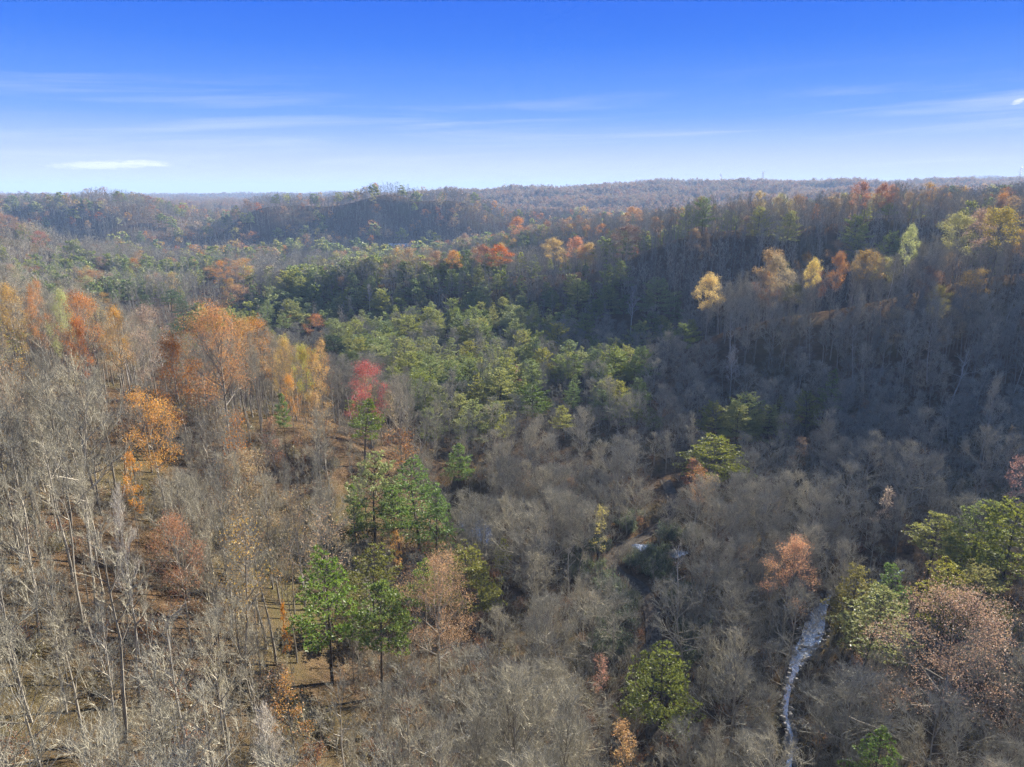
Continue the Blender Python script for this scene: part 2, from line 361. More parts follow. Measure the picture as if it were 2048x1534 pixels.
def skeleton(rng, H, c0, spread, nl, e0, e1, r0, sub, twigs, tw, shape='round', fine=3, dead=3):
    """trunk + limbs in T, branches + twigs in C; returns the twig tips for leaves"""
    T, C, tips = Buf(), Buf(), []
    tp = [Vector((0, 0, -0.8))]; d = Vector((rng.gauss(0, .03), rng.gauss(0, .03), 1)).normalized(); p = Vector((0, 0, 0)); tp.append(p.copy())
    n = 8
    for i in range(n):
        d = (d + Vector((rng.gauss(0, .045), rng.gauss(0, .045), .12))).normalized(); p = p + d * (H * 0.93 / n); tp.append(p.copy())
    rad = [r0 * 1.25] + [max(r0 * (1 - 0.86 * (i / n) ** 0.85), .03) for i in range(n + 1)]
    T.tube(tp, rad, 6)
    tr = tp[1:]
    for k in range(dead):                                  # short dead stubs on the clear stem
        q, dd = along(tr, rng.uniform(.15, c0)); a = rng.random() * 6.28
        L = rng.uniform(.6, 2.2); e = q + Vector((math.cos(a), math.sin(a), rng.uniform(-.1, .6))) * L
        C.blade(q, e, .05, rng)
    a0 = rng.random() * 6.28
    for k in range(nl):
        u = (k + .5) / nl; t = c0 + (1 - c0) * u * .97
        if shape == 'round': prof = math.sqrt(max(0.05, 1 - (u * .96) ** 2)) * (.55 + .45 * min(1, u * 4))
        elif shape == 'fan': prof = (.75 + .25 * u) * (1 - .45 * u)
        else: prof = 1 - .8 * u
        L = spread * prof * rng.uniform(.75, 1.2)
        el = math.radians(e0 + (e1 - e0) * u + rng.gauss(0, 7)); a = a0 + k * 2.4 + rng.gauss(0, .35)
        q, _ = along(tr, t)
        ld = Vector((math.cos(a) * math.cos(el), math.sin(a) * math.cos(el), math.sin(el)))
        lp = curve(q, ld, L, 4, .35, .10, rng)
        lr = max(r0 * .48 * (1 - .6 * u), .035)
        T.tube(lp, [lr * (1 - .8 * i / 4) for i in range(5)], 4, False)
        for j in range(sub):
            s = .25 + .75 * (j + .6) / sub
            b, bd = along(lp, min(s, 1)); bl = (L * (1.05 - s) * .65 + spread * .13) * rng.uniform(.7, 1.25)
            sd_ = side(bd, rng, rng.uniform(.5, 1.0)); sd_.z += .25
            bp = curve(b, sd_, bl, 2, .3, .12, rng)
            C.tube(bp, [lr * .42 * (1 - .3 * s), lr * .27, tw * .6], 3, False)
            for i in range(twigs):
                f = .15 + .85 * (i + rng.random()) / twigs
                w, wd = along(bp, min(f, 1)); d2 = side(wd, rng, rng.uniform(.3, 1.0)); d2.z += .3; d2.normalize()
                tl = spread * .17 * rng.uniform(.6, 1.4); e = w + d2 * tl
                C.blade(w, e, tw * 1.25, rng); tips.append(e)
                for m_ in range(fine):
                    g = w + d2 * tl * rng.uniform(.25, .9); d3 = side(d2, rng, rng.uniform(.35, .9)); d3.z += .25
                    e3 = g + d3.normalized() * tl * rng.uniform(.45, .85)
                    C.blade(g, e3, tw * .8, rng); tips.append(e3)
    return T, C, tips

def bare_tree(seed, H=18, c0=.42, spread=4.6, nl=13, e0=30, e1=68, r0=.2, sub=6, twigs=5, tw=.035, shape='round', bark=None, twig=None, fine=3):
    rng = random.Random(seed)
    T, C, _ = skeleton(rng, H, c0, spread, nl, e0, e1, r0, sub, twigs, tw, shape, fine)
    return T.mesh("bare_trunk", bark or M_BARK), C.mesh("bare_crown", twig or M_TWIG)

def leafy_tree(seed, H=18, c0=.35, spread=5, nl=13, e0=15, e1=65, r0=.22, sub=5, twigs=3, n=3, size=.3, puff=.42, keep=1.0, shape='round'):
    rng = random.Random(seed)
    T, C, tips = skeleton(rng, H, c0, spread, nl, e0, e1, r0, sub, twigs, .03, shape)
    L = Buf()
    for p in tips:
        if rng.random() > keep: continue
        for k in range(n):
            L.leaf(p + Vector((rng.gauss(0, puff), rng.gauss(0, puff), rng.gauss(0, puff * .6))), size * rng.uniform(.6, 1.3), rng)
    # branches join the trunk mesh, the crown is the foliage
    off = len(T.v); T.v += C.v; T.f += [tuple(i + off for i in f) for f in C.f]
    return T.mesh("leafy_trunk", M_BARK), L.mesh("leafy_crown", M_LEAF)

def pine_tree(seed, H=16, c0=.3, spread=3.2, wh=15, per=5, r0=.18, tilt0=-8, tilt1=35, top=.12, gaps=.12, tuft=10, tl=.38, irregular=.25, width=.048):
    rng = random.Random(seed)
    T, L = Buf(), Buf()
    tp = [Vector((0, 0, -.8)), Vector((0, 0, 0))]; d = Vector((rng.gauss(0, .03), rng.gauss(0, .03), 1)); p = Vector((0, 0, 0)); n = 7
    for i in range(n):
        d = (d + Vector((rng.gauss(0, .03), rng.gauss(0, .03), .1))).normalized(); p = p + d * H / n; tp.append(p.copy())
    T.tube(tp, [r0 * 1.2] + [max(r0 * (1 - .93 * i / n), .015) for i in range(n + 1)], 6)
    tr = tp[1:]
    def tuft_at(q, dr, k, ln):
        for _ in range(k):
            e = Vector((rng.gauss(0, .55), rng.gauss(0, .55), rng.gauss(.28, .4))) + dr * .8
            e = q + e.normalized() * ln * rng.uniform(.7, 1.25)
            dd = e - q; a = dd.cross(Vector((rng.gauss(0, 1), rng.gauss(0, 1), rng.gauss(0, 1)))).normalized() * width
            i = len(L.v); L.v += [q - a * .35, q + dd * .6 + a, e, q + dd * .6 - a]; L.f.append((i, i + 1, i + 2, i + 3))
    for w in range(wh):
        u = (w + .5) / wh; t = c0 + (1 - c0) * u
        prof = (1 - u) ** .75 * (.55 + .45 * min(1, u * 5)) + top * .5
        for b in range(per):
            if rng.random() < gaps: continue
            a = w * 1.1 + b * 6.283 / per + rng.gauss(0, .25)
            Lb = spread * prof * (1 + rng.uniform(-irregular, irregular)); tl_ = math.radians(tilt0 + (tilt1 - tilt0) * u + rng.gauss(0, 8))
            q, _ = along(tr, min(1, t + rng.gauss(0, .012)))
            bd = Vector((math.cos(a) * math.cos(tl_), math.sin(a) * math.cos(tl_), math.sin(tl_)))
            bp = curve(q, bd, Lb, 3, .22, .06, rng)
            T.tube(bp, [.05 * (1 - u * .5), .035, .022, .012], 3, False)
            nb = max(3, int(Lb * 2.6))
            for j in range(nb):
                s = .28 + .72 * (j + .7) / nb
                g, gd = along(bp, min(1, s)); lat = gd.cross(UP).normalized() * (1 if j % 2 else -1)
                sl = Lb * (1.08 - s) * .5 + .22
                dr = (gd * .7 + lat + UP * rng.uniform(0, .3)).normalized()
                for m_ in range(max(1, int(sl / .38))):
                    tuft_at(g + dr * sl * (m_ + .6) / max(1, int(sl / .38)), dr, tuft, tl)
            tuft_at(bp[-1], bd, tuft + 2, tl)
    tuft_at(tr[-1], UP, tuft + 4, tl)
    return T.mesh("pine_trunk", M_DARKBARK), L.mesh("pine_crown", M_NEEDLE)

def bush(seed, H=2.2, R=1.5, stems=9, leaves=0, size=.16, tw=.03, m=None):
    rng = random.Random(seed); C = Buf(); L = Buf()
    for k in range(stems):
        a = rng.random() * 6.28; d = Vector((math.cos(a) * rng.uniform(.1, 1), math.sin(a) * rng.uniform(.1, 1), 1))
        st = curve(Vector((math.cos(a) * .2, math.sin(a) * .2, -.2)), d, H * rng.uniform(.7, 1.15), 3, .1, .14, rng)
        C.tube(st, [tw, tw * .8, tw * .55, tw * .3], 3, False)
        for j in range(9):
            q, dd = along(st, rng.uniform(.3, 1)); e = q + side(dd, rng, rng.uniform(.3, 1.1)) * R * rng.uniform(.25, .6)
            C.blade(q, e, tw * .8, rng)
            for _ in range(3):
                g = q.lerp(e, rng.uniform(.3, 1)); C.blade(g, g + side((e - q).normalized(), rng, .7) * R * .3, tw * .55, rng)
            for _ in range(leaves):
                L.leaf(q.lerp(e, rng.random()) + Vector((rng.gauss(0, .22), rng.gauss(0, .22), rng.gauss(0, .18))), size * rng.uniform(.6, 1.4), rng, .7)
    return C.mesh("bush_stems", m or M_TWIG), L.mesh("bush_leaves", M_LEAF) if leaves else None

def merged(meshes, name, places=None):
    """join meshes (with their materials) into one far-distance mesh"""
    vs_, fs, mi, mats = [], [], [], []
    places = places or [(0, 0, 1, 0)]
    for (px, py, sc, rot), ms in places if isinstance(places[0][1], (list, tuple)) else [(p, meshes) for p in places]:
        c, s = math.cos(rot), math.sin(rot)
        for me in ms:
            k = len(me.vertices); co = np.empty(k * 3); me.vertices.foreach_get('co', co); co = co.reshape(-1, 3) * sc
            x = co[:, 0] * c - co[:, 1] * s + px; y = co[:, 0] * s + co[:, 1] * c + py
            off = len(vs_); vs_ += list(zip(x.tolist(), y.tolist(), co[:, 2].tolist()))
            m = me.materials[0]
            if m not in mats: mats.append(m)
            for p in me.polygons: fs.append(tuple(i + off for i in p.vertices)); mi.append(mats.index(m))
    o = bpy.data.meshes.new(name); o.from_pydata(vs_, [], fs)
    for m in mats: o.materials.append(m)
    o.polygons.foreach_set('material_index', mi); o.update(); return o
LAND = [
    ('bigoak', 0, -47.6, 111.2, 22.0, 14.8, (0.52, 0.2, 0.028), 'tallest rust orange oak with layered crown standing on the left hillside'),
    ('oak', 0, -52.1, 107.1, 19.0, 7.7, (0.36, 0.18, 0.04), 'golden brown oak with dark trunk right against the tallest rust oak'),
    ('oak', 1, -45.3, 84.5, 17.0, 8.0, (0.58, 0.29, 0.04), 'golden orange oak with rounded top on the left slope below the tallest rust oak'),
    ('oak', 2, -30.0, 142.0, 17.9, 10.3, (0.46, 0.14, 0.1), 'bright red maple standing alone among grey bare trees'),
    ('oak', 3, -80.2, 130.0, 19.7, 8.5, (0.52, 0.2, 0.028), 'red orange oak on the skyline of the left hillside next to a yellow green tree'),
    ('oak', 4, -76.6, 122.0, 15.9, 5.4, (0.52, 0.2, 0.028), 'low dark orange oak just below the skyline oaks of the left hillside'),
    ('oak', 0, -84.7, 130.0, 19.4, 5.6, (0.44, 0.44, 0.11), 'yellow green leafy tree on the left skyline between two orange oaks'),
    ('oak', 1, -91.4, 134.0, 20.1, 4.5, (0.52, 0.2, 0.028), 'small red orange oak behind the yellow green tree on the left skyline'),
    ('oak', 2, -94.6, 132.0, 18.9, 6.0, (0.52, 0.33, 0.07), 'golden brown tree at the left end of the hillside skyline'),
    ('oak', 3, -72.9, 128.0, 18.7, 5.7, (0.52, 0.33, 0.07), 'sparse golden tree on the left skyline downhill of the red orange oak'),
    ('oak', 4, -41.2, 134.0, 16.4, 5.6, (0.44, 0.44, 0.11), 'yellow tree on the falling end of the left hillside crest'),
    ('oak', 0, -44.7, 132.0, 16.6, 5.1, (0.52, 0.33, 0.07), 'dull gold thin tree on the left crest beside the yellow tree'),
    ('oak', 1, -38.5, 137.0, 18.1, 4.3, (0.58, 0.29, 0.04), 'orange tree at the lower end of the left crest behind the yellow tree'),
    ('oak', 2, -68.2, 130.0, 19.5, 8.7, (0.36, 0.23, 0.16), 'brownish pink thin crowned tree on the left skyline'),
    ('oak', 3, -40.5, 124.2, 13.0, 4.7, (0.58, 0.29, 0.04), 'small orange tree on the slope below the yellow tree'),
    ('oak', 4, -156.5, 400.0, 14.8, 19.0, (0.52, 0.2, 0.028), 'broad rust orange oak in the valley beyond the left hillside'),
    ('oak', 0, -93.4, 324.0, 13.0, 12.2, (0.52, 0.2, 0.028), 'rust oak among grey trees in the valley behind the left crest'),
    ('oak', 1, -190.2, 500.0, 23.0, 22.2, (0.58, 0.29, 0.04), 'broad orange crown standing in the grey valley woods far beyond the hillside'),
    ('oak', 2, -205.1, 500.0, 22.2, 16.5, (0.58, 0.29, 0.04), 'orange crown adjoining the broad orange crown in the grey valley woods'),
    ('oak', 3, -234.6, 544.4, 14.0, 15.6, (0.58, 0.29, 0.04), 'flat topped pale orange tree beside the dark foot of the far hill'),
    ('oak', 4, -256.0, 803.8, 15.0, 12.6, (0.58, 0.29, 0.04), 'tiny orange tree at the foot of the long dark far hill'),
    ('tallcrown', 0, 77.8, 278.0, 25.1, 13.3, (0.64, 0.4, 0.08), 'bright golden yellow tree on the lower spur of the right slope'),
    ('oak', 0, 45.3, 103.7, 17.0, 8.7, (0.54, 0.31, 0.16), 'salmon orange tree standing on the bank left of the creek'),
    ('bigoak', 1, 55.6, 76.8, 19.0, 19.7, (0.39, 0.265, 0.165), 'huge pinkish brown oak in the lower right corner'),
    ('bigoak', 2, -9.3, 77.2, 16.0, 11.8, (0.44, 0.31, 0.17), 'broad tan brown oak in front of the green pine clump'),
    ('oak', 1, -31.7, 60.2, 15.0, 5.8, (0.33, 0.185, 0.095), 'reddish brown oak among bare trunks on the lower left slope'),
    ('tallcrown', 1, 100.5, 272.0, 26.0, 12.2, (0.36, 0.19, 0.045), 'domed golden brown oak on the crest of the right spur'),
    ('tallcrown', 2, 100.0, 266.0, 23.8, 9.6, (0.38, 0.27, 0.12), 'smaller golden crown in front of the domed golden brown oak'),
    ('tallcrown', 0, 113.7, 268.0, 20.1, 7.3, (0.62, 0.48, 0.12), 'small bright yellow tree low on the right spur crest'),
    ('tallcrown', 1, 134.4, 268.0, 20.3, 13.1, (0.34, 0.24, 0.07), 'olive gold oak midway up the right spur crest'),
    ('tallcrown', 2, 149.5, 270.0, 26.0, 7.0, (0.44, 0.44, 0.11), 'compact yellow green crown high on the right spur crest'),
    ('tallcrown', 0, 168.7, 270.0, 26.0, 14.3, (0.34, 0.3, 0.07), 'large olive yellow oak near the top of the right spur'),
    ('tallcrown', 1, 182.4, 270.0, 26.0, 17.4, (0.36, 0.31, 0.07), 'largest olive yellow oak at the top of the right spur at the edge'),
    ('tallcrown', 2, 180.7, 280.0, 26.0, 11.2, (0.36, 0.23, 0.16), 'brown crown poking up behind the olive yellow oaks of the right spur'),
    ('tallcrown', 0, 137.8, 300.0, 26.0, 9.9, (0.33, 0.17, 0.05), 'brown gold oak behind the right spur crest in the shaded hollow'),
    ('tallcrown', 1, 105.1, 262.0, 13.2, 8.3, (0.16, 0.16, 0.05), 'dull green leafy tree below the domed oaks on the right spur'),
    ('tallcrown', 2, 42.8, 414.0, 19.0, 14.8, (0.52, 0.33, 0.07), 'gold tree on the middle ridge crest nearest its upper end'),
    ('tallcrown', 0, 25.3, 412.0, 23.0, 15.3, (0.52, 0.33, 0.07), 'pale gold tree on the middle ridge crest behind the other gold tree'),
    ('tallcrown', 1, 36.3, 414.0, 23.4, 13.0, (0.54, 0.31, 0.16), 'pinkish tan tree on the middle ridge crest beside a gold tree'),
    ('tallcrown', 2, -6.9, 410.0, 20.9, 15.8, (0.52, 0.2, 0.028), 'rust brown oak at the centre of the middle ridge crest'),
    ('tallcrown', 0, -15.5, 410.0, 21.2, 12.9, (0.31, 0.165, 0.08), 'dark red brown oak on the middle ridge crest beside the rust brown oak'),
    ('tallcrown', 1, -33.3, 410.0, 19.3, 10.0, (0.58, 0.29, 0.04), 'small orange tree on the lower end of the middle ridge crest'),
    ('tallcrown', 2, -44.8, 410.0, 18.5, 12.9, (0.4, 0.2, 0.08), 'gold and orange tree on the middle ridge crest among green pines'),
    ('tallcrown', 0, 5.3, 640.0, 26.0, 20.0, (0.52, 0.2, 0.028), 'rust red trees edge crown on the second ridge beyond the middle ridge'),
    ('tallcrown', 1, 103.7, 612.0, 22.8, 20.0, (0.52, 0.2, 0.028), 'rust oak where the second ridge meets the large right ridge'),
    ('tallcrown', 2, -44.4, 665.0, 22.3, 13.3, (0.36, 0.225, 0.145), 'pale orange tree at the tip of the second ridge'),
    ('tallcrown', 0, 64.1, 400.0, 20.9, 20.0, (0.2, 0.09, 0.055), 'dark domed red brown oak at the low end of the large right ridge'),
    ('tallcrown', 1, 191.1, 402.0, 24.5, 12.6, (0.36, 0.18, 0.09), 'rust crown standing up on the right skyline'),
    ('tallcrown', 2, 203.8, 402.0, 21.9, 11.4, (0.3, 0.14, 0.07), 'dark rust crown on the right skyline beside the other rust crown'),
    ('oak', 2, -369.3, 560.0, 16.4, 16.0, (0.4, 0.11, 0.05), 'red orange oak on the spur at the far left'),
    ('oak', 3, -390.7, 560.0, 18.2, 19.9, (0.36, 0.11, 0.045), 'rust crowned oak at the upper left edge of the far left spur'),
    ('oak', 4, -311.3, 538.5, 16.0, 13.1, (0.36, 0.225, 0.145), 'pale tan tree at the lower end of the far left spur'),
    ('slim', 0, 1.6, 224.3, 12.0, 4.0, (0.4, 0.19, 0.15), 'narrow pink brown tree among the pines at the valley centre'),
    ('slim', 1, 16.6, 121.9, 12.0, 4.4, (0.42, 0.36, 0.1), 'slim yellow tree beside the bend of the dirt track'),
    ('slim', 0, 75.0, 131.0, 13.0, 4.4, (0.48, 0.38, 0.27), 'thin pale leaved tree in the grey woods behind the creek'),
    ('slim', 1, 108.6, 141.2, 15.0, 6.0, (0.42, 0.21, 0.16), 'pinkish tree at the right edge above the green pines'),
    ('slim', 0, -18.4, 99.9, 9.0, 2.5, (0.58, 0.29, 0.04), 'small orange sapling below the tall green pine clump'),
    ('slim', 1, -22.2, 135.1, 11.0, 9.4, (0.42, 0.2, 0.05), 'sparse orange tree in the grey woods below the red maple'),
    ('slim', 0, 13.3, 66.4, 9.0, 4.0, (0.45, 0.27, 0.1), 'small yellowish tree in front of the round pine at the bottom'),
    ('slim', 1, 12.2, 82.1, 8.0, 3.3, (0.4, 0.2, 0.13), 'short pinkish tree beside the lower end of the dirt track'),
    ('slim', 0, -44.9, 76.9, 11.0, 2.8, (0.58, 0.29, 0.04), 'orange low branched sapling under the golden orange oak'),
    ('slim', 1, -19.6, 52.7, 9.0, 4.1, (0.38, 0.2, 0.05), 'orange yellow bush leaved sapling at the foot of the bright green pine'),
    ('slim', 0, -24.3, 66.6, 9.0, 1.3, (0.58, 0.29, 0.04), 'tiny orange sapling beside the bright green pine'),
    ('slim', 1, -40.3, 111.6, 10.0, 4.3, (0.4, 0.16, 0.08), 'pale red sapling on the left slope under bare trees'),
    ('slim', 0, 41.6, 154.3, 9.0, 4.3, (0.38, 0.2, 0.1), 'faded orange sapling left of the round yellow green pine'),
    ('pine', 0, -16.3, 112.1, 17.0, 12.0, (0.155, 0.24, 0.04), 'tall green pine at the heart of the central pine clump'),
    ('pine', 1, -18.3, 104.7, 15.0, 8.6, (0.149, 0.222, 0.045), 'darker pine on the left side of the central pine clump'),
    ('pine', 2, -13.1, 109.7, 14.0, 9.7, (0.155, 0.24, 0.04), 'green pine leaning out on the right side of the central pine clump'),
    ('pine', 3, -11.9, 145.6, 16.0, 6.9, (0.149, 0.222, 0.045), 'slim lopsided pine standing apart behind the central pine clump'),
    ('pine', 0, -20.5, 68.7, 17.0, 8.3, (0.155, 0.24, 0.04), 'brightest green pine on the lower left slope'),
    ('pine', 1, -28.7, 129.4, 14.0, 8.6, (0.135, 0.192, 0.04), 'pine with a tufted olive crown in front of the red maple'),
    ('pine', 2, -24.9, 101.9, 12.0, 4.4, (0.149, 0.222, 0.045), 'small dark pine on the slope left of the central pine clump'),
    ('pine', 3, -15.2, 70.3, 15.0, 8.0, (0.149, 0.204, 0.04), 'pine with long bare dark trunk between bright pine and tan oak'),
    ('virginia', 0, -18.4, 82.5, 12.0, 9.4, (0.176, 0.18, 0.04), 'olive bushy pine behind the pine with the long bare trunk'),
    ('pine', 0, -12.7, 89.7, 11.0, 5.6, (0.155, 0.24, 0.04), 'small vivid green pine behind the tan brown oak'),
    ('virginia', 1, -6.7, 95.9, 12.0, 9.9, (0.216, 0.216, 0.045), 'low yellow green pine beside the pond'),
    ('pine', 1, -1.8, 109.5, 9.0, 4.4, (0.284, 0.282, 0.055), 'little yellow green pine at the right side of the pond'),
    ('virginia', 2, 20.0, 79.6, 11.0, 10.1, (0.196, 0.228, 0.045), 'round bushy pine at the lower end of the dirt track'),
    ('pine', 2, 41.1, 65.6, 11.0, 7.0, (0.155, 0.24, 0.04), 'bright green young pine at the very bottom beside the big brown oak'),
    ('pine', 3, 77.8, 118.0, 14.0, 9.8, (0.284, 0.282, 0.055), 'yellow green cone shaped pine in front of the shaded right woods'),
    ('virginia', 0, 82.9, 114.4, 15.0, 12.5, (0.196, 0.228, 0.05), 'broad feathery green pine at the right behind the cone shaped pine'),
    ('virginia', 1, 85.7, 110.2, 16.0, 13.2, (0.203, 0.228, 0.05), 'green pine cut by the right edge of the pine stand'),
    ('pine', 0, 52.4, 90.3, 16.0, 11.7, (0.284, 0.282, 0.055), 'tall pine with two dark bare trunks right of the creek'),
    ('virginia', 2, 55.0, 100.4, 13.0, 7.7, (0.216, 0.192, 0.05), 'flat topped olive pine leaning over the creek bend'),
    ('virginia', 0, 69.1, 99.0, 12.0, 10.7, (0.284, 0.282, 0.055), 'bushy yellow green pine just above the big brown oak'),
    ('virginia', 1, 72.5, 96.8, 12.0, 10.1, (0.257, 0.228, 0.045), 'golden green pine between the big brown oak and the feathery pine'),
    ('pine', 1, 60.6, 98.5, 13.0, 7.2, (0.149, 0.222, 0.045), 'green pine right behind the pine with two bare trunks'),
    ('virginia', 2, 49.9, 162.7, 11.0, 15.7, (0.216, 0.24, 0.04), 'round yellow green pine by itself in the grey valley woods'),
    ('virginia', 0, 57.9, 191.6, 12.0, 10.1, (0.284, 0.282, 0.055), 'pointed yellow green pine at the left of the small valley pine row'),
    ('virginia', 1, 62.4, 186.0, 12.0, 10.8, (0.284, 0.282, 0.055), 'middle yellow green pine of the small valley pine row'),
    ('virginia', 2, 72.8, 189.2, 11.0, 10.3, (0.284, 0.282, 0.055), 'layered yellow green pine at the right end of the small valley pine row'),
    ('pine', 2, 77.4, 194.6, 13.0, 5.3, (0.203, 0.204, 0.05), 'narrow pine top rising behind the small valley pine row'),
    ('virginia', 0, 87.6, 199.8, 12.0, 10.1, (0.216, 0.228, 0.06), 'lone feathery pine at the foot of the shaded right slope'),
    ('pine', 3, 42.1, 235.0, 14.0, 7.9, (0.149, 0.204, 0.05), 'tall narrow pine standing alone at the valley centre'),
    ('pine', 0, 18.2, 208.4, 12.0, 6.7, (0.135, 0.192, 0.045), 'small pine with bare stem in the grey trees at the valley centre'),
    ('virginia', 1, 6.3, 203.0, 11.0, 11.7, (0.121, 0.18, 0.045), 'dark rounded pine in front of the dense pine stand'),
    ('pine', 1, 40.6, 189.5, 10.0, 7.9, (0.162, 0.192, 0.05), 'pointed small pine in the grey woods above the dirt track'),
    ('virginia', 2, -148.0, 316.5, 13.0, 22.1, (0.101, 0.15, 0.045), 'dark spreading pine cluster top on the valley side of the left crest'),
    ('pine', 2, -151.6, 378.0, 15.0, 9.8, (0.101, 0.15, 0.045), 'dark upright pine in the valley beyond the left hillside'),
    ('pine', 3, -187.3, 384.6, 15.0, 14.6, (0.101, 0.15, 0.045), 'dark pine standing behind the left skyline'),
    ('pine', 0, -174.7, 370.5, 14.0, 11.5, (0.101, 0.15, 0.045), 'second dark pine standing behind the left skyline downhill of the first'),
    ('pine', 1, -194.7, 369.9, 14.0, 10.9, (0.101, 0.15, 0.045), 'small dark pine at the edge of the brown tree on the left skyline'),
    ('virginia', 0, -73.1, 284.2, 12.0, 15.9, (0.101, 0.15, 0.045), 'low dark pine behind the lower end of the left crest'),
    ('virginia', 1, 62.9, 312.1, 14.0, 12.0, (0.162, 0.204, 0.055), 'pine on the tip of the right spur above the valley pines'),
    ('pine', 2, 77.3, 326.0, 15.0, 9.6, (0.135, 0.192, 0.055), 'pine beside the bright golden yellow tree on the right spur'),
    ('pine', 3, -40.3, 118.0, 12.0, 2.8, (0.149, 0.222, 0.045), 'slender green pine among bare trees on the left slope'),
    ('palefan', 0, 56.2, 328.6, 22.0, 12.4, None, 'pale fan shaped bare tree standing in front of the shaded ridge'),
    ('palefan', 1, -75.1, 368.2, 18.0, 8.0, None, 'pale slender bare tree against the dark middle ridge'),
    ('snag', 0, 28.3, 106.0, 14.0, 4.0, None, 'dead white trunked tree beside the dirt track'),
    ('snag', 0, 10.0, 110.0, 10.0, 3.7, None, 'grey leaning dead tree left of the dirt track'),
    ('palefan', 2, 73.4, 227.8, 17.0, 8.4, None, 'pale round crowned bare tree on the lower right slope'),
    ('fan', 0, 121.7, 171.5, 22.0, 9.2, None, 'large forked bare tree at the foot of the shaded slope near the right edge'),
    ('pole', 0, 130.1, 200.8, 22.0, 9.0, None, 'straight trunked bare tree with side limbs in the shaded right slope'),
    ('round', 0, 101.6, 161.4, 17.0, 13.7, None, 'broad reddish grey bare tree before the shaded right slope'),
    ('round', 1, -26.9, 91.1, 14.0, 9.8, None, 'pale silvery bare tree with spreading twigs on the left slope'),
    ('round', 2, -24.6, 56.5, 13.0, 6.3, None, 'silver twigged bare tree leaning over the lower left slope'),
    ('palefan', 0, -33.9, 55.4, 16.0, 3.9, None, 'bare tree with pale upright limbs left of the reddish brown oak'),
    ('fan', 1, -35.3, 47.8, 17.0, 2.6, None, 'tall bare tree with a crooked grey trunk at the left edge'),
    ('fan', 2, -30.4, 41.8, 12.0, 5.3, None, 'wide grey bare tree in the lower left corner'),
    ('palefan', 1, -17.6, 41.6, 12.0, 4.9, None, 'bare tree with pale forked limbs at the bottom left'),
    ('round', 0, 39.2, 86.4, 9.0, 10.3, None, 'low spreading bare tree reaching over the creek below its widest stretch'),
    ('round', 1, 39.8, 81.2, 6.0, 7.7, None, 'small low bare tree leaning over the lower creek from its right bank'),
    ('round', 2, -7.0, 68.6, 12.0, 9.8, None, 'wide pale bare tree in front of the tan brown oak'),
]
PINE_PATCH = [
    (-16, 227, 23, 52, 0.62),
    (-51, 264, 11, 40, 0.45),
    (-9, 324, 32, 46, 0.60),
    (-38, 370, 16, 21, 0.35),
    (31, 244, 16, 51, 0.55),
    (11, 279, 12, 36, 0.40),
    (64, 309, 11, 32, 0.50),
    (-55, 402, 46, 124, 0.40),
    (-80, 370, 21, 36, 0.45),
    (-122, 398, 25, 122, 0.60),
    (-132, 367, 16, 44, 0.30),
    (-158, 327, 16, 43, 0.50),
    (-292, 502, 39, 71, 0.65),
    (-242, 354, 20, 98, 0.35),
    (-254, 552, 24, 69, 0.55),
    (83, 110, 7, 14, 0.45),
    (-16, 107, 6, 18, 0.40),
    (64, 183, 10, 19, 0.40),
    (-117, 630, 49, 116, 0.55),
    (-220, 819, 70, 46, 0.25),
]
BUILDINGS = [
    (-138.4, 903.7, ('barn', 'barn', 'long low barn with a bright white metal roof in the far valley', 34, 13, 5, 3.2, 0.15)),
    (112.2, 1018.9, ('farmhouse', 'house', 'tiny pale farmhouse among the trees of the second ridge', 11, 8, 4, 2.2, 0.3)),
    (-417.1, 900.5, ('shed', 'shed', 'small pale roofed shed at the foot of the far hills', 18, 9, 3.5, 2, -0.2)),
]
MASTS = [
    ('left mast of the two tall pale masts on the far ridge skyline', 639.7, 2250.0, 42.6, 7.0),
    ('tallest pale lattice mast on the far ridge skyline', 779.2, 2280.0, 52.0, 7.0),
    ('small mast above the centre ridge with a second one close by', -19.1, 2000.0, 32.0, 5.0),
    ('smaller mast close beside the other centre ridge mast', -9.7, 2030.0, 22.8, 4.0),
    ('short mast on the right part of the far ridge', 1161.6, 2300.0, 34.0, 4.0),
    ('mast at the right edge of the skyline', 1556.7, 2250.0, 54.9, 7.0),
]
HAZE = 0.000145
# ---------------------------------------------------------------- ground, creek, pond, track
N = 440
_b = 5.0
_u = np.linspace(-1, 1, N + 1)
gx = 9000 * np.sinh(_b * _u) / math.sinh(_b); gy = 110 + 9000 * np.sinh(_b * _u) / math.sinh(_b)
GX, GY = np.meshgrid(gx, gy)
keep_rows = gy > -1500
GX, GY = GX[keep_rows], GY[keep_rows]
GZ = height(GX, GY)
rows = GX.shape[0]
me = bpy.data.meshes.new("ground")
nv = rows * (N + 1)
me.vertices.add(nv); me.vertices.foreach_set('co', np.stack([GX, GY, GZ], -1).ravel())
ii, jj = np.meshgrid(np.arange(rows - 1), np.arange(N), indexing='ij'); a_ = (ii * (N + 1) + jj).ravel()
quads = np.stack([a_, a_ + 1, a_ + N + 2, a_ + N + 1], 1)
me.loops.add(quads.size); me.loops.foreach_set('vertex_index', quads.ravel())
me.polygons.add(len(quads)); me.polygons.foreach_set('loop_start', np.arange(len(quads)) * 4)
me.update(calc_edges=True); me.validate(); me.materials.append(M_GROUND)
me.polygons.foreach_set('use_smooth', np.ones(len(quads), bool))
tag(obj("ground", me), kind='structure', label="brown leaf littered hills and valley floor under the forest")

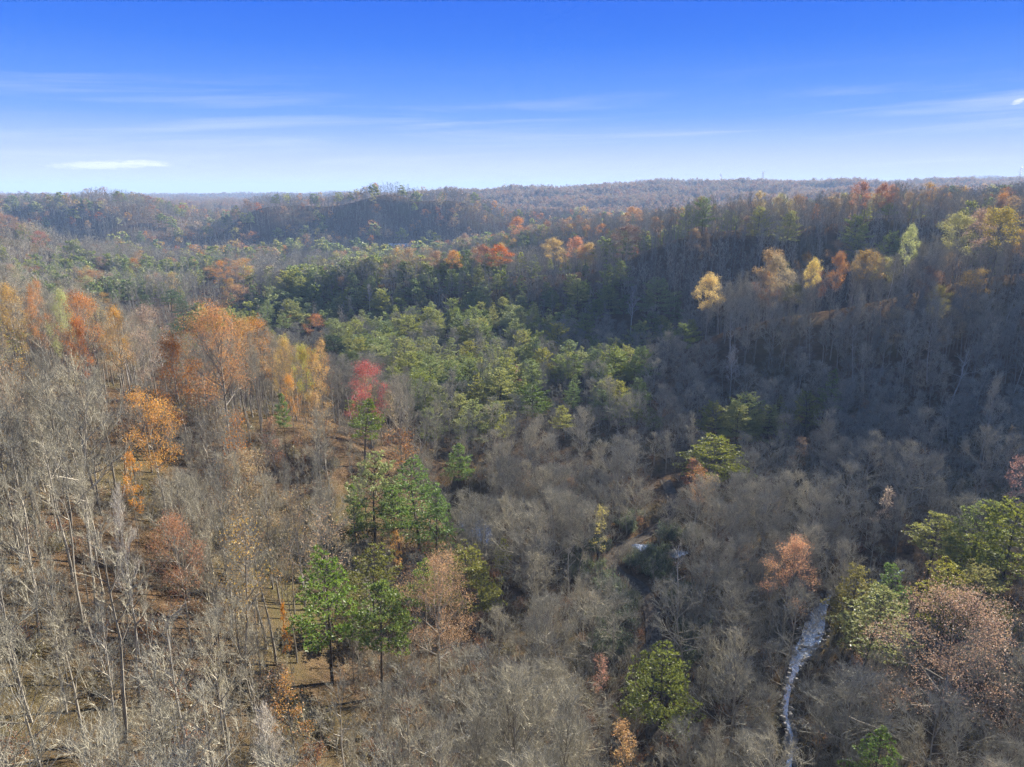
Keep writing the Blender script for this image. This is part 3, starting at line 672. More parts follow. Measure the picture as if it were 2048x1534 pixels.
def smooth_line(poly, n=60):
    p = [Vector(q) for q in poly]; out_ = []
    for i in range(len(p) - 1):
        a, b, c, d = p[max(i - 1, 0)], p[i], p[i + 1], p[min(i + 2, len(p) - 1)]
        for k in range(6):
            t = k / 6
            out_.append(.5 * ((2 * b) + (c - a) * t + (2 * a - 5 * b + 4 * c - d) * t * t + (3 * b - a - 3 * c + d) * t ** 3))
    return out_ + [p[-1]]
def strip(name, poly, width, dz, m, across=4, crown=0.0):
    pts = smooth_line(poly); v, f = [], []
    for i, p in enumerate(pts):
        t = (pts[min(i + 1, len(pts) - 1)] - pts[max(i - 1, 0)]).normalized(); s = Vector((t.y, -t.x, 0))
        w = width(i / (len(pts) - 1)) * (1 + .25 * float(vnoise(np.array([i * .7]), np.array([3.]), 9)[0]))
        for k in range(across + 1):
            u = k / across * 2 - 1; q = p + s * u * w
            v.append((q.x, q.y, p.z + dz + crown * (1 if k in (1, across - 1) else 0)))
    for i in range(len(pts) - 1):
        for k in range(across):
            a = i * (across + 1) + k; f.append((a, a + across + 1, a + across + 2, a + 1))
    me = bpy.data.meshes.new(name); me.from_pydata(v, [], f); me.materials.append(m); me.update(); return obj(name, me)
tag(strip("creek", CREEK[:11], lambda t: (0.30 if t < .75 else .22) + 1.4 * math.exp(-((t - .52) / .11) ** 2), -0.35, M_WATER), kind='structure', label="narrow creek reflecting the bright sky between bare trees")
tag(strip("dirt_track", TRACK, lambda t: 1.3, 0.10, M_DIRT, 6, -0.08), kind='structure', label="dirt track with two ruts bending through the woods")
tag(strip("pond", POND, lambda t: 0.8 + 2.0 * math.sin(math.pi * min(max(t, .04), .96)), -0.25, M_WATER), kind='structure', label="small pale blue pond behind the pines")
for i, (px_, py_, pz_) in enumerate(POOLS):
    g = h1(px_, py_); v = []
    for k in range(14):
        a = k / 14 * 6.283; r = 1.9 * (1 + .3 * math.sin(a * 3 + i)); v.append((px_ + math.cos(a) * r * 1.1, py_ + math.sin(a) * r * .9, g + .25))
    me = bpy.data.meshes.new("puddle"); me.from_pydata(v, [], [tuple(range(14))]); me.materials.append(M_WATER)
    tag(obj("puddle", me), kind='structure', label=("bright puddle at the bend of the dirt track", "bright puddle beside the dead white tree")[i])

# ---------------------------------------------------------------- tree models (meshes shared by all the copies)
PR = {}
def fans(tw, bark=None, twig=None): return [bare_tree(11 + i, H=19, c0=c, spread=s, nl=14, e0=42, e1=74, r0=.2, sub=7, twigs=6, tw=tw, shape='fan', fine=5, bark=bark, twig=twig) for i, (c, s) in enumerate(((.42, 4.3), (.5, 3.8), (.36, 4.8)))]
PR['fan'] = fans(.022)
PR['palefan'] = fans(.034, M_PALE, M_TWIGP)
PR['round'] = [bare_tree(31 + i, H=15, c0=c, spread=s, nl=16, e0=20, e1=70, r0=.16, sub=7, twigs=6, tw=.021, fine=5) for i, (c, s) in enumerate(((.28, 4.8), (.2, 5.2), (.34, 4.4), (.25, 4.9)))]
PR['pole'] = [bare_tree(51, H=21, c0=.5, spread=3.0, nl=12, e0=25, e1=70, r0=.2, sub=5, twigs=5, tw=.024, fine=4, bark=M_PALE),
              bare_tree(52, H=21, c0=.58, spread=2.8, nl=10, e0=40, e1=75, r0=.17, sub=6, twigs=5, tw=.022, fine=4),
              bare_tree(53, H=21, c0=.46, spread=3.3, nl=11, e0=30, e1=72, r0=.19, sub=6, twigs=5, tw=.022, fine=4),
              bare_tree(54, H=21, c0=.62, spread=3.4, nl=9, e0=20, e1=70, r0=.18, sub=6, twigs=5, tw=.022, fine=4)]
PR['snag'] = [bare_tree(61, H=13, c0=.4, spread=2.2, nl=8, e0=15, e1=60, r0=.2, sub=2, twigs=2, tw=.05, bark=M_PALE, twig=M_TWIGP)]
PR['oak'] = [leafy_tree(71 + i, H=18, c0=c, spread=s, nl=14, e0=8, e1=66, sub=5, twigs=3, n=10, size=.18, puff=.5, keep=k) for i, (c, s, k) in
             enumerate(((.34, 5.3, .9), (.4, 5.0, .75), (.3, 5.4, .95), (.38, 5.2, .6), (.32, 5.0, .85)))]
PR['bigoak'] = [leafy_tree(121 + i, H=19, c0=c, spread=8.2, nl=17, e0=6, e1=66, r0=.3, sub=7, twigs=3, n=11, size=.155, puff=.5, keep=k) for i, (c, k) in enumerate(((.36, .95), (.2, .9), (.24, .85)))]
PR['tallcrown'] = [leafy_tree(141 + i, H=22, c0=.52, spread=5.6, nl=15, e0=2, e1=60, r0=.24, sub=6, twigs=3, n=7, size=.26, puff=.55, keep=k) for i, k in enumerate((.95, .85, .9))]
PR['thin'] = [leafy_tree(131 + i, H=17, c0=.4, spread=4.2, nl=12, e0=30, e1=72, r0=.17, sub=6, twigs=4, n=2, size=.17, puff=.35, keep=.42, shape='fan') for i in range(3)]
PR['slim'] = [leafy_tree(81 + i, H=12, c0=.22, spread=2.5, nl=14, e0=25, e1=70, r0=.12, sub=4, twigs=2, n=4, size=.22, puff=.3, keep=k) for i, k in enumerate((.9, .6))]
PR['pine'] = [pine_tree(91 + i, H=16, c0=c, spread=s, irregular=.35, gaps=.2) for i, (c, s) in enumerate(((.34, 3.6), (.45, 3.4), (.25, 3.7), (.5, 3.9)))]
PR['virginia'] = [pine_tree(101 + i, H=12, c0=c, spread=s, wh=12, per=5, tilt0=-2, tilt1=45, top=.5, irregular=.3, gaps=.1, tuft=10) for i, (c, s) in enumerate(((.2, 4.0), (.25, 4.4), (.16, 4.0)))]
PR['shrub'] = [bush(111, 2.6, 2.0, 10, 16, .2), bush(112, 2.0, 2.2, 10, 18, .2)]
NOM_H = dict(fan=19, palefan=19, round=15, pole=21, snag=13, oak=18, bigoak=19, slim=12, thin=17, tallcrown=22, pine=16, virginia=12, shrub=2.4)
NOM_W = dict(fan=8, palefan=8, round=9.5, pole=6, snag=4.5, oak=11, bigoak=16, slim=5, thin=8.5, tallcrown=11.5, pine=7.2, virginia=8, shrub=4)

BARE_KINDS = ('fan', 'palefan', 'round', 'pole')
CAT = dict(fan=('bare_tree', 'bare tree'), palefan=('bare_tree', 'bare tree'), round=('bare_tree', 'bare tree'), pole=('bare_tree', 'bare tree'), snag=('dead_tree', 'dead tree'),
           oak=('autumn_tree', 'autumn tree'), bigoak=('autumn_tree', 'autumn tree'), slim=('autumn_tree', 'autumn tree'), tallcrown=('autumn_tree', 'autumn tree'), thin=('autumn_tree', 'autumn tree'), pine=('pine_tree', 'pine tree'), virginia=('pine_tree', 'pine tree'), shrub=('evergreen_shrub', 'shrub'))
PART = {k: ('trunk', 'crown') for k in PR}; PART['shrub'] = ('stems', 'foliage')
rot_rng = random.Random(5)
def add_tree(kind, var, x, y, h, w, color, label, group=None, rot=None):
    ms = PR[kind][var % len(PR[kind])]; nm, cat = CAT[kind]
    root = bpy.data.objects.new(nm, None); link(root)
    root.location = (x, y, h1(x, y)); root.rotation_euler = (0, 0, rot_rng.random() * 6.283 if rot is None else rot)
    sz = h / NOM_H[kind]; sw = w / NOM_W[kind]; root.scale = (sw, sw, sz)
    for pn, me in zip(PART[kind], ms):
        o = obj(pn, me, root)
        if color: o.color = (*color, 1)
    return tag(root, label, cat, group)
for (k, v, x, y, h, w, c, lab) in LAND: add_tree(k, v, x, y, h, w, c, lab)

# ---------------------------------------------------------------- where the other trees stand
R = np.random.RandomState(7)
def jitter_grid(s, r0, r1, azm, amin=0):
    n = int(r1 / s) + 2
    X, Y = np.meshgrid(np.arange(-n, n + 1) * s, np.arange(0, n + 1) * s)
    X = X + (np.arange(X.shape[0]) % 2)[:, None] * s / 2
    X = X + R.uniform(-.42, .42, X.shape) * s; Y = Y + R.uniform(-.42, .42, Y.shape) * s
    X, Y = X.ravel(), Y.ravel(); r = np.hypot(X, Y); a = np.abs(np.arctan2(X, Y))
    m = (r >= r0) & (r < r1) & (a < azm) & (a >= amin); return X[m], Y[m]
AZ = math.radians(41)
zones = [(4.2, 22, 110, 0), (3.5, 22, 150, 0), (5.0, 150, 330, 1), (6.2, 330, 720, 2), (8.5, 720, 1400, 3), (19, 1400, 2700, 4), (30, 2700, 5600, 5)]
tx, ty, tz_ = [], [], []
for q_, (s, a, b, zi) in enumerate(zones):
    X, Y = jitter_grid(s, a, b, math.radians(62), AZ) if q_ == 0 else jitter_grid(s, a, b, AZ); tx.append(X); ty.append(Y); tz_.append(np.full(len(X), zi))
tx, ty, tz_ = map(np.concatenate, (tx, ty, tz_))
tg = height(tx, ty); tr_ = np.hypot(tx, ty)
# cull what the hills hide even from a few steps to the side
azs = np.linspace(-AZ, AZ, 240); rs = np.exp(np.linspace(math.log(30), math.log(5600), 260))
A2, R2 = np.meshgrid(azs, rs, indexing='ij')
E2 = (height(np.sin(A2) * R2, np.cos(A2) * R2) + np.where(R2 < 200, 3, 8) - 70) / R2
M2 = np.maximum.accumulate(E2, 1)
ai = np.clip(np.rint((np.arctan2(tx, ty) + AZ) / (2 * AZ) * 239).astype(int), 0, 239); ri = np.clip(np.searchsorted(rs, tr_ * .97) - 1, 0, 259)
vis = (np.abs(np.arctan2(tx, ty)) > AZ) | ((tg + 24 - 70) / tr_ > M2[ai, ri] - 0.012)
# keep the water, the track and the landmark trees clear
for poly, half in ((CREEK, 1.1), (TRACK, 2.4), (POND, 2.2)):
    vis &= seg_dist(tx, ty, poly)[0] > half
for x, y, _ in POOLS: vis &= np.hypot(tx - x, ty - y) > 3
lx = np.array([l[2] for l in LAND]); ly = np.array([l[3] for l in LAND]); lh = np.array([l[4] for l in LAND]); lw = np.array([l[5] for l in LAND])
lg = height(lx, ly); lr = np.hypot(lx, ly)
for i in range(len(LAND)): vis &= np.hypot(tx - lx[i], ty - ly[i]) > (.8 if LAND[i][0] == 'palefan' else .5 if LAND[i][7].startswith('bright red') else .36) * lw[i] + 1.0
tx, ty, tg, tr_, tz_ = tx[vis], ty[vis], tg[vis], tr_[vis], tz_[vis]
n = len(tx)
rel = tg - .25 * sum(base_height(tx + dx, ty + dy) for dx, dy in ((70, 0), (-70, 0), (0, 70), (0, -70)))
left_hill = (tg > 13) & (tx < 0) & (tr_ < 200)
floor = (tg < 9) & (tr_ < 450)
right_face = (tx > 60) & (tr_ > 210) & (tr_ < 460) & ~floor
crest = (rel > 6) & ~left_hill
cl = vnoise(tx / 30, ty / 30, 21) + .5; cl2 = vnoise(tx / 90, ty / 90, 22) + .5
ppine = np.where(tr_ < 130, 0, .010); ppine[tr_ > 350] = .025
ppine = np.where((tr_ > 350) & (cl2 > .72) & ~crest & (tr_ < 800), .2, ppine)
for x, y, rx, ry, p in PINE_PATCH:
    d = ((tx - x) / rx) ** 2 + ((ty - y) / ry) ** 2
    ppine = np.maximum(ppine, p * np.clip(1.6 - d, 0, 1))
ppine[right_face] *= .3
paut = np.where(left_hill, np.where(tr_ > 62, .20 + .14 * (cl > .55), .05), .012)
paut[(tr_ < 45) | (floor & (tr_ < 140))] = 0; paut = np.where(right_face, .02, paut); paut = np.where(crest, .08, paut); paut = np.where((tr_ > 450) & ~crest, .03 + .06 * (cl2 > .6), paut)
u = R.rand(n)
kind = np.where(u < ppine, 1, np.where(u < ppine + paut, 2, 0))        # 0 bare, 1 pine, 2 autumn
H = np.where(kind == 1, R.uniform(9.5, 16, n), R.uniform(13, 20, n))
H = np.where(floor & (kind != 1), 7 + 9.5 * R.rand(n) ** 1.3, H); H = np.where(left_hill & (kind == 0), R.uniform(12, 19, n), H)
H = np.where(right_face, R.uniform(16, 22, n), H)
H = np.where(tz_ >= 3, R.uniform(14, 20, n), H)
# do not let a nearer tree stand in the sight line to a landmark, the creek or the track
drop = np.zeros(n, bool)
def clear_sight(x, y, ztop, wide, low):
    global drop
    r = math.hypot(x, y); ux, uy = x / r, y / r
    t = tx * ux + ty * uy; off = np.abs(tx * uy - ty * ux)
    line = 70 + (low - 70) * t / r
    drop |= (t < r - 1) & (t > 20) & (off < wide) & (tg + H > line)
for i, l in enumerate(LAND):
    if l[0] in ('round', 'fan', 'palefan') and lr[i] < 100: continue
    clear_sight(lx[i], ly[i], 0, lw[i] * (.45 if lr[i] < 150 else .38) + (1.6 if lr[i] < 150 else .6), lg[i] + lh[i] * (.3 if lr[i] < 150 and 'pine' in l[7] or l[0] == 'palefan' else .48 if l[0] in ('oak', 'bigoak', 'tallcrown', 'round', 'fan', 'palefan') else .45))
for p, wd_ in [(CREEK[1], .8), (CREEK[5], 1.5), (CREEK[6], 1.3)] + [(q, 4.2) for q in smooth_line(TRACK)[9:30:2]] + [(q, 2.6) for q in smooth_line(TRACK)[30:50:3]] + [(POOLS[0], 3.4), (POOLS[1], 3.4)]:
    clear_sight(p[0], p[1], 0, wd_, p[2] + .3)
drop |= floor & (R.rand(n) < .30)
kk = ~drop
tx, ty, tg, tr_, tz_, kind, H, left_hill, floor, right_face, crest, cl = (a[kk] for a in (tx, ty, tg, tr_, tz_, kind, H, left_hill, floor, right_face, crest, cl))
n = len(tx)
AUT = [(.40, .16, .03), (.44, .22, .04), (.44, .29, .06), (.36, .22, .09), (.29, .165, .08), (.36, .26, .13), (.38, .35, .09), (.42, .25, .12)]
PIN = [(.22, .265, .065), (.28, .305, .075), (.31, .315, .08), (.17, .22, .065)]

# ---------------------------------------------------------------- the 300 largest of each kind: trees of their own
def in_view(x, y, z, m=1.04):
    cpt, spt = math.cos(math.atan(382 / 1409)), math.sin(math.atan(382 / 1409))
    f = y * cpt - (z - 70) * spt; v = y * spt + (z - 70) * cpt
    return (f > 5) & (np.abs(x / f) < 1024 / 1409 * m) & (np.abs(v / f) < 767 / 1409 * m)
seen = in_view(tx, ty, tg + H * .75)
names_of = {0: ('fan', 'round', 'pole'), 1: ('pine', 'virginia'), 2: ('oak', 'slim')}
solo = np.zeros(n, bool)
n_land = {0: sum(l[0] in BARE_KINDS for l in LAND), 1: sum(l[0] in ('pine', 'virginia') for l in LAND), 2: sum(l[0] in ('oak', 'bigoak', 'tallcrown', 'slim') for l in LAND)}
for k in (0, 1, 2):
    idx = np.where((kind == k) & seen & (tr_ < 700))[0]
    idx = idx[np.argsort(-(H[idx] / tr_[idx]))][:298 - n_land[k]]
    solo[idx] = True
def pick_kind(i):
    r = R.rand()
    if kind[i] == 0:
        if right_face[i]: return 'pole' if r < .38 else 'fan' if r < .8 else 'round'
        if tr_[i] > 330: return 'pole' if r < .12 else 'fan' if r < .5 else 'round'
        if floor[i]: return 'round' if r < .75 else 'fan'
        if left_hill[i]: return 'pole' if r < .55 else ('fan' if r < .82 else 'round')
        return 'fan' if r < .45 else ('pole' if r < .6 else 'round')
    if kind[i] == 1: return 'virginia' if (r < .6) else 'pine'
    if left_hill[i] and r > (.22 if tr_[i] > 105 else .06): return 'thin'
    return 'oak' if (H[i] > 13.5) else 'slim'
tk = [pick_kind(i) for i in range(n)]

# short names of well-known landmarks, used to say where a tree stands
ANCH = [("tallest rust", "the tallest rust oak"), ("golden orange oak", "the golden orange oak"), ("bright red maple", "the bright red maple"), ("salmon", "the salmon orange tree"),
        ("huge pinkish", "the huge pinkish brown oak"), ("broad tan", "the broad tan oak"), ("reddish brown oak", "the reddish brown oak"), ("tall green pine at", "the tall central green pine"),
        ("slim lopsided", "the slim lopsided pine"), ("brightest", "the brightest green pine"), ("pine with a tufted", "the tufted olive pine"), ("pine with long bare", "the pine with the long bare trunk"),
        ("round bushy", "the round bushy pine"), ("yellow green cone", "the cone shaped pine"), ("tall pine with two", "the pine with two dark trunks"), ("round yellow green pine", "the round yellow green pine"),
        ("middle yellow green", "the small valley pine row"), ("lone feathery", "the lone feathery pine"), ("tall narrow pine", "the tall narrow valley pine"), ("narrow pink brown", "the narrow pink brown tree"),
        ("slim yellow", "the slim yellow tree"), ("thin pale leaved", "the thin pale leaved tree"), ("dead white", "the dead white tree"), ("bright golden yellow", "the bright golden yellow tree"),
        ("domed golden", "the domed golden brown oak"), ("largest olive", "the largest olive yellow oak"), ("olive gold", "the olive gold oak"), ("yellow tree on the falling", "the yellow crest tree"),
        ("red orange oak on the skyline", "the red orange skyline oak"), ("golden brown tree at", "the golden skyline tree"), ("sparse orange", "the sparse orange tree"), ("pale fan", "the pale fan shaped tree"),
        ("large forked", "the large forked bare tree"), ("straight trunked", "the straight trunked bare tree"), ("broad reddish grey", "the broad reddish grey tree"), ("pale silvery", "the pale silvery tree"),
        ("silver twigged", "the silver twigged tree"), ("tall bare tree with a crooked", "the crooked grey tree"), ("wide grey", "the wide grey corner tree"), ("rust brown oak at", "the rust brown ridge oak"),
        ("broad rust orange", "the broad rust valley oak"), ("dark spreading", "the dark spreading pine"), ("little yellow green", "the little pond pine"), ("orange yellow", "the orange yellow sapling"),
        ("wide pale", "the wide pale bare tree"), ("rust oak among", "the rust valley oak"), ("dark rounded pine", "the dark rounded pine"), ("gold tree on the middle", "the gold ridge tree"), ("large olive", "the large olive yellow oak"),
        ("bare tree with pale upright", "the bare tree with pale upright limbs")]
anchors = [(l[2], l[3], short) for pre, short in ANCH for l in LAND if l[7].startswith(pre)]
anchors += [(POOLS[0][0], POOLS[0][1], "the puddle at the track bend"), (POND[1][0], POND[1][1], "the small pond"), (CREEK[5][0], CREEK[5][1], "the widest stretch of creek"), (CREEK[2][0], CREEK[2][1], "the lower creek"),
            (TRACK[2][0], TRACK[2][1], "the lower dirt track"), (TRACK[6][0], TRACK[6][1], "the dirt track bend")]
SP = {'fan': "upright bare tree", 'round': "bushy bare tree", 'pole': "slender bare tree", 'pine': "pointed green pine", 'virginia': "bushy green pine", 'oak': "broad autumn tree", 'slim': "narrow autumn tree", 'thin': "half bare autumn tree"}
def colour_word(c):
    r, g, b = c
    if g > .3 and r > .39: return "yellow"
    if g > .235: return "gold"
    if r > .4 and b > .1: return "salmon"
    if b > .11: return "tan"
    if b > .065: return "dull brown"
    return "orange" if g > .15 else "rust"
solo_i = np.where(solo)[0]
tcol = [None] * n
for i in range(n):
    if kind[i] == 2 and tk[i] == 'thin': tcol[i] = AUT[(1, 2, 3, 5, 3, 7)[R.randint(6)]]
    elif kind[i] == 2: tcol[i] = AUT[(0, 1, 1, 4, 3, 5, 2, 4)[R.randint(8)] if left_hill[i] else (2, 3, 4, 5, 5, 6, 4, 3)[R.randint(8)] if (right_face[i] or tr_[i] < 450) else R.randint(len(AUT))]
    elif kind[i] == 1: tcol[i] = PIN[R.randint(len(PIN))]
sp_name = {i: (SP[tk[i]] if kind[i] < 2 else SP[tk[i]].replace('autumn', colour_word(tcol[i]))) for i in solo_i}
label, group = {}, {}
cand = []
for ax, ay, short in anchors:
    reach = 9 + .055 * math.hypot(ax, ay)
    for i in solo_i:
        d = math.hypot(tx[i] - ax, ty[i] - ay)
        if d < reach: cand.append((d, i, ax, ay, short))
cand.sort()
rank = {}
for d, i, ax, ay, short in cand:
    if i in label: continue
    dx, dy = tx[i] - ax, ty[i] - ay
    relw = ("behind" if dy > 0 else "in front of") if abs(dy) > abs(dx) else ("left of" if dx < 0 else "right of")
    key = (sp_name[i], relw, short); k = rank.get(key, 0)
    if k > 2: continue
    rank[key] = k + 1
    label[i] = ("nearest ", "second nearest ", "third nearest ")[k] + "%s %s %s" % (sp_name[i], relw, short)
def zone(i):
    if left_hill[i]: return "on the sunlit left hillside"
    if right_face[i]: return "on the shaded right slope"
    if crest[i]: return "on a far ridge crest"
    if floor[i]: return "on the valley floor" if tr_[i] < 230 else "in the farther valley beyond the pines"
    return "on the low ground" if tr_[i] < 230 else "on the distant slopes"
size_word = {i: ("tall " if H[i] > np.percentile(H[solo & (kind == kind[i])], 66) else "short " if H[i] < np.percentile(H[solo & (kind == kind[i])], 33) else "middling ") for i in solo_i}
def column(i):
    a = tx[i] / max(ty[i], 1) / .727
    return ("by the left edge", "left of the middle", "in the middle", "right of the middle", "by the right edge")[int(np.clip((a + 1) / .4, 0, 4))]
for i in solo_i:
    if i not in label:
        z = zone(i); label[i] = "%s%s %s, %s" % (size_word[i], sp_name[i], z, column(i))
    group[i] = {0: "bare trees ", 1: "pines ", 2: "autumn trees "}[kind[i]] + zone(i)
for i in solo_i:
    k = tk[i]; w = NOM_W[k] * H[i] / NOM_H[k] * R.uniform(.85, 1.15)
    if k == 'round': w *= 1.32 if floor[i] else 1.1
    if left_hill[i] and k in ('fan', 'round'): w *= .8
    if k in ('pine', 'virginia'): w *= 1.25
    var = R.randint(9)
    if k == 'pole' and not right_face[i]: var = 1 + R.randint(3)
    add_tree(k, var, tx[i], ty[i], H[i], w, tcol[i], label[i], group[i])

# ---------------------------------------------------------------- the rest of the woods: one mass per kind
_mv = {}
def tinted(m, color):
    """the same leaf material with a fixed colour, for plants inside a mass"""
    if m not in (M_LEAF, M_NEEDLE) or not color: return m
    if (m.name, color) not in _mv:
        c = m.copy(); _mv[m.name, color] = c
        for l in list(c.node_tree.links):
            if l.from_socket.name == 'Color' and l.from_node.type == 'OBJECT_INFO':
                to = l.to_socket; c.node_tree.links.remove(l); to.default_value = (*color, 1)
    return _mv[m.name, color]
def proto(coll, meshes, color=None):
    o = bpy.data.objects.new("%s_%03d" % (coll.name, len(coll.objects)), merged(meshes, coll.name) if len(meshes) > 1 else meshes[0])
    coll.objects.link(o)
    if color:
        for k, m in enumerate(list(o.data.materials)): o.data.materials[k] = tinted(m, color)
def mass(name, lab, coll, pos, idx, scl, rot):
    me = bpy.data.meshes.new(name); me.vertices.add(len(pos)); me.vertices.foreach_set('co', np.asarray(pos, float).ravel())
    for an, ty_, val, fld in (('pick', 'INT', idx, 'value'), ('size', 'FLOAT_VECTOR', scl, 'vector'), ('turn', 'FLOAT', rot, 'value')):
        me.attributes.new(an, ty_, 'POINT').data.foreach_set(fld, np.asarray(val).ravel())
    o = obj(name, me); tag(o, lab, kind='stuff')
    ng = bpy.data.node_groups.new(name, 'GeometryNodeTree')
    ng.interface.new_socket('Geometry', in_out='INPUT', socket_type='NodeSocketGeometry'); ng.interface.new_socket('Geometry', in_out='OUTPUT', socket_type='NodeSocketGeometry')
    gi = ng.nodes.new('NodeGroupInput'); go = ng.nodes.new('NodeGroupOutput'); ip = ng.nodes.new('GeometryNodeInstanceOnPoints')
    ci = ng.nodes.new('GeometryNodeCollectionInfo'); ci.inputs['Collection'].default_value = coll; ci.inputs['Separate Children'].default_value = True; ci.inputs['Reset Children'].default_value = True
    def att(nm, t):
        a = ng.nodes.new('GeometryNodeInputNamedAttribute'); a.data_type = t; a.inputs['Name'].default_value = nm; return a.outputs['Attribute']
    cx = ng.nodes.new('ShaderNodeCombineXYZ')
    L = ng.links.new
    L(gi.outputs[0], ip.inputs['Points']); L(ci.outputs[0], ip.inputs['Instance']); ip.inputs['Pick Instance'].default_value = True
    L(att('pick', 'INT'), ip.inputs['Instance Index']); L(att('turn', 'FLOAT'), cx.inputs[2]); L(cx.outputs[0], ip.inputs['Rotation']); L(att('size', 'FLOAT_VECTOR'), ip.inputs['Scale'])
    L(ip.outputs[0], go.inputs[0])
    o.modifiers.new("scatter", 'NODES').node_group = ng
    return o
def collection(nm): return bpy.data.collections.new(nm)

cb, cpn, ca, cu, cf = map(collection, ("bare_model", "pine_model", "autumn_model", "brush_model", "far_model"))
base = {}
def reg(coll, key, meshes, color=None):
    base.setdefault((coll.name, key), []).append(len(coll.objects)); proto(coll, meshes, color)
for k in ('fan', 'round', 'pole'):
    for ms in PR[k]: reg(cb, ('near', k), ms)
def mid_bare(seed, kind_, far):
    p = dict(nl=8, sub=3, twigs=1, tw=.15, twig=M_TWIGF_SHADED) if far else dict(nl=11, sub=5, twigs=2, tw=.06)
    if kind_ == 'fan': return bare_tree(seed, H=19, c0=.42, spread=4.2, e0=42, e1=74, shape='fan', **p)
    if kind_ == 'pole': return bare_tree(seed, H=21, c0=.5, spread=3.0, e0=35, e1=72, r0=.22, **p)
    return bare_tree(seed, H=15, c0=.26, spread=4.8, e0=22, e1=70, **p)
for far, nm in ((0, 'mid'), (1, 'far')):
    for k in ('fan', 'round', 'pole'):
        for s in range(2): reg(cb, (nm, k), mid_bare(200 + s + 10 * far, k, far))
for k in ('pine', 'virginia'):
    for ms in PR[k]:
        for c in PIN[:3]: reg(cpn, ('near', k), ms, c)
MP = {}
for nm, p in (('mid', dict(tuft=3, tl=.85, width=.2)), ('far', dict(tuft=2, tl=1.4, width=.42))):
    f = nm == 'far'
    MP[nm, 'pine'] = [pine_tree(240 + i, H=16, c0=.35, spread=3.7, wh=6 if f else 9, per=4, **p) for i in range(2)]
    MP[nm, 'virginia'] = [pine_tree(250 + i, H=12, c0=.2, spread=4.1, wh=5 if f else 8, per=4, tilt0=0, tilt1=45, top=.5, **p) for i in range(2)]
    for k in ('pine', 'virginia'):
        for ms in MP[nm, k]:
            for c in PIN: reg(cpn, (nm, k), ms, c)
MO = {'mid': [leafy_tree(260 + i, nl=11, e0=8, sub=4, twigs=1, n=3, size=.72, puff=.6, keep=.5 + .2 * i) for i in range(3)],
      'far': [leafy_tree(270 + i, nl=9, e0=8, sub=3, twigs=1, n=2, size=1.15, puff=.8, keep=.9) for i in range(2)]}
for j, c in enumerate(AUT):
    reg(ca, ('near', 'oak'), PR['oak'][j % 5], c); reg(ca, ('near', 'slim'), PR['slim'][j % 2], c); reg(ca, ('near', 'thin'), PR['thin'][j % 3], c)
    reg(ca, ('mid', 'oak'), MO['mid'][j % 3], c); reg(ca, ('far', 'oak'), MO['far'][j % 2], c)
rest = ~solo & (tz_ < 4)
def emit(k, coll, name, lab):
    idx = np.where(rest & (kind == k))[0]; pick, scl = [], []
    for i in idx:
        lod = 'near' if tr_[i] < 330 else ('mid' if tr_[i] < 720 else 'far')
        kk_ = tk[i]
        if k == 2 and lod != 'near': kk_ = 'oak'
        ch = base[(coll.name, (lod, kk_))]; pick.append(ch[R.randint(len(ch))])
        s = H[i] / NOM_H[kk_]; w = s * R.uniform(.85, 1.2) * ((1.35 if lod == 'far' else 1.1 if lod == 'mid' else 1) if k != 1 else 1.3) * (1.25 if k == 0 and floor[i] and lod == 'near' else 1)
        scl.append((w, w, s))
    mass(name, lab, coll, np.stack([tx[idx], ty[idx], tg[idx] - .2], 1), np.array(pick, np.int32), np.array(scl), R.uniform(0, 6.28, len(idx)))
emit(0, cb, "bare_woods", "grey mass of leafless woods filling the valley and the slopes")
emit(1, cpn, "pine_woods", "scattered distant green pines mixed into the grey woods")
emit(2, ca, "autumn_woods", "distant rust and gold tree crowns along the ridges")
# far ridges: clumps of crowns
for v in range(8):
    rr = random.Random(400 + v); pl = []
    for i in range(9):
        q = rr.random()
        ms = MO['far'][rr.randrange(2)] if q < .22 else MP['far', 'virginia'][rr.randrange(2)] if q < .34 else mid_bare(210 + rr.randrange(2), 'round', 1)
        pl.append(((rr.uniform(-10, 10), rr.uniform(-10, 10), rr.uniform(.85, 1.2), rr.random() * 6), ms))
    o = bpy.data.objects.new("far_model_%03d" % v, merged(None, "far_clump", pl)); cf.objects.link(o)
    for k, m in enumerate(list(o.data.materials)):
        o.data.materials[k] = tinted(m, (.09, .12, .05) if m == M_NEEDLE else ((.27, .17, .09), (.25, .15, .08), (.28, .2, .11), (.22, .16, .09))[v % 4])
idx = np.where(tz_ >= 4)[0]
s_ = np.where(tz_[idx] == 4, 1.0, 1.45) * R.uniform(.85, 1.15, len(idx))
mass("far_forest", "hazy blue grey forest covering the farthest ridges", cf, np.stack([tx[idx], ty[idx], tg[idx] - .5], 1), R.randint(0, 8, len(idx)).astype(np.int32), np.stack([s_, s_, R.uniform(.85, 1.15, len(idx))], 1), R.uniform(0, 6.28, len(idx)))
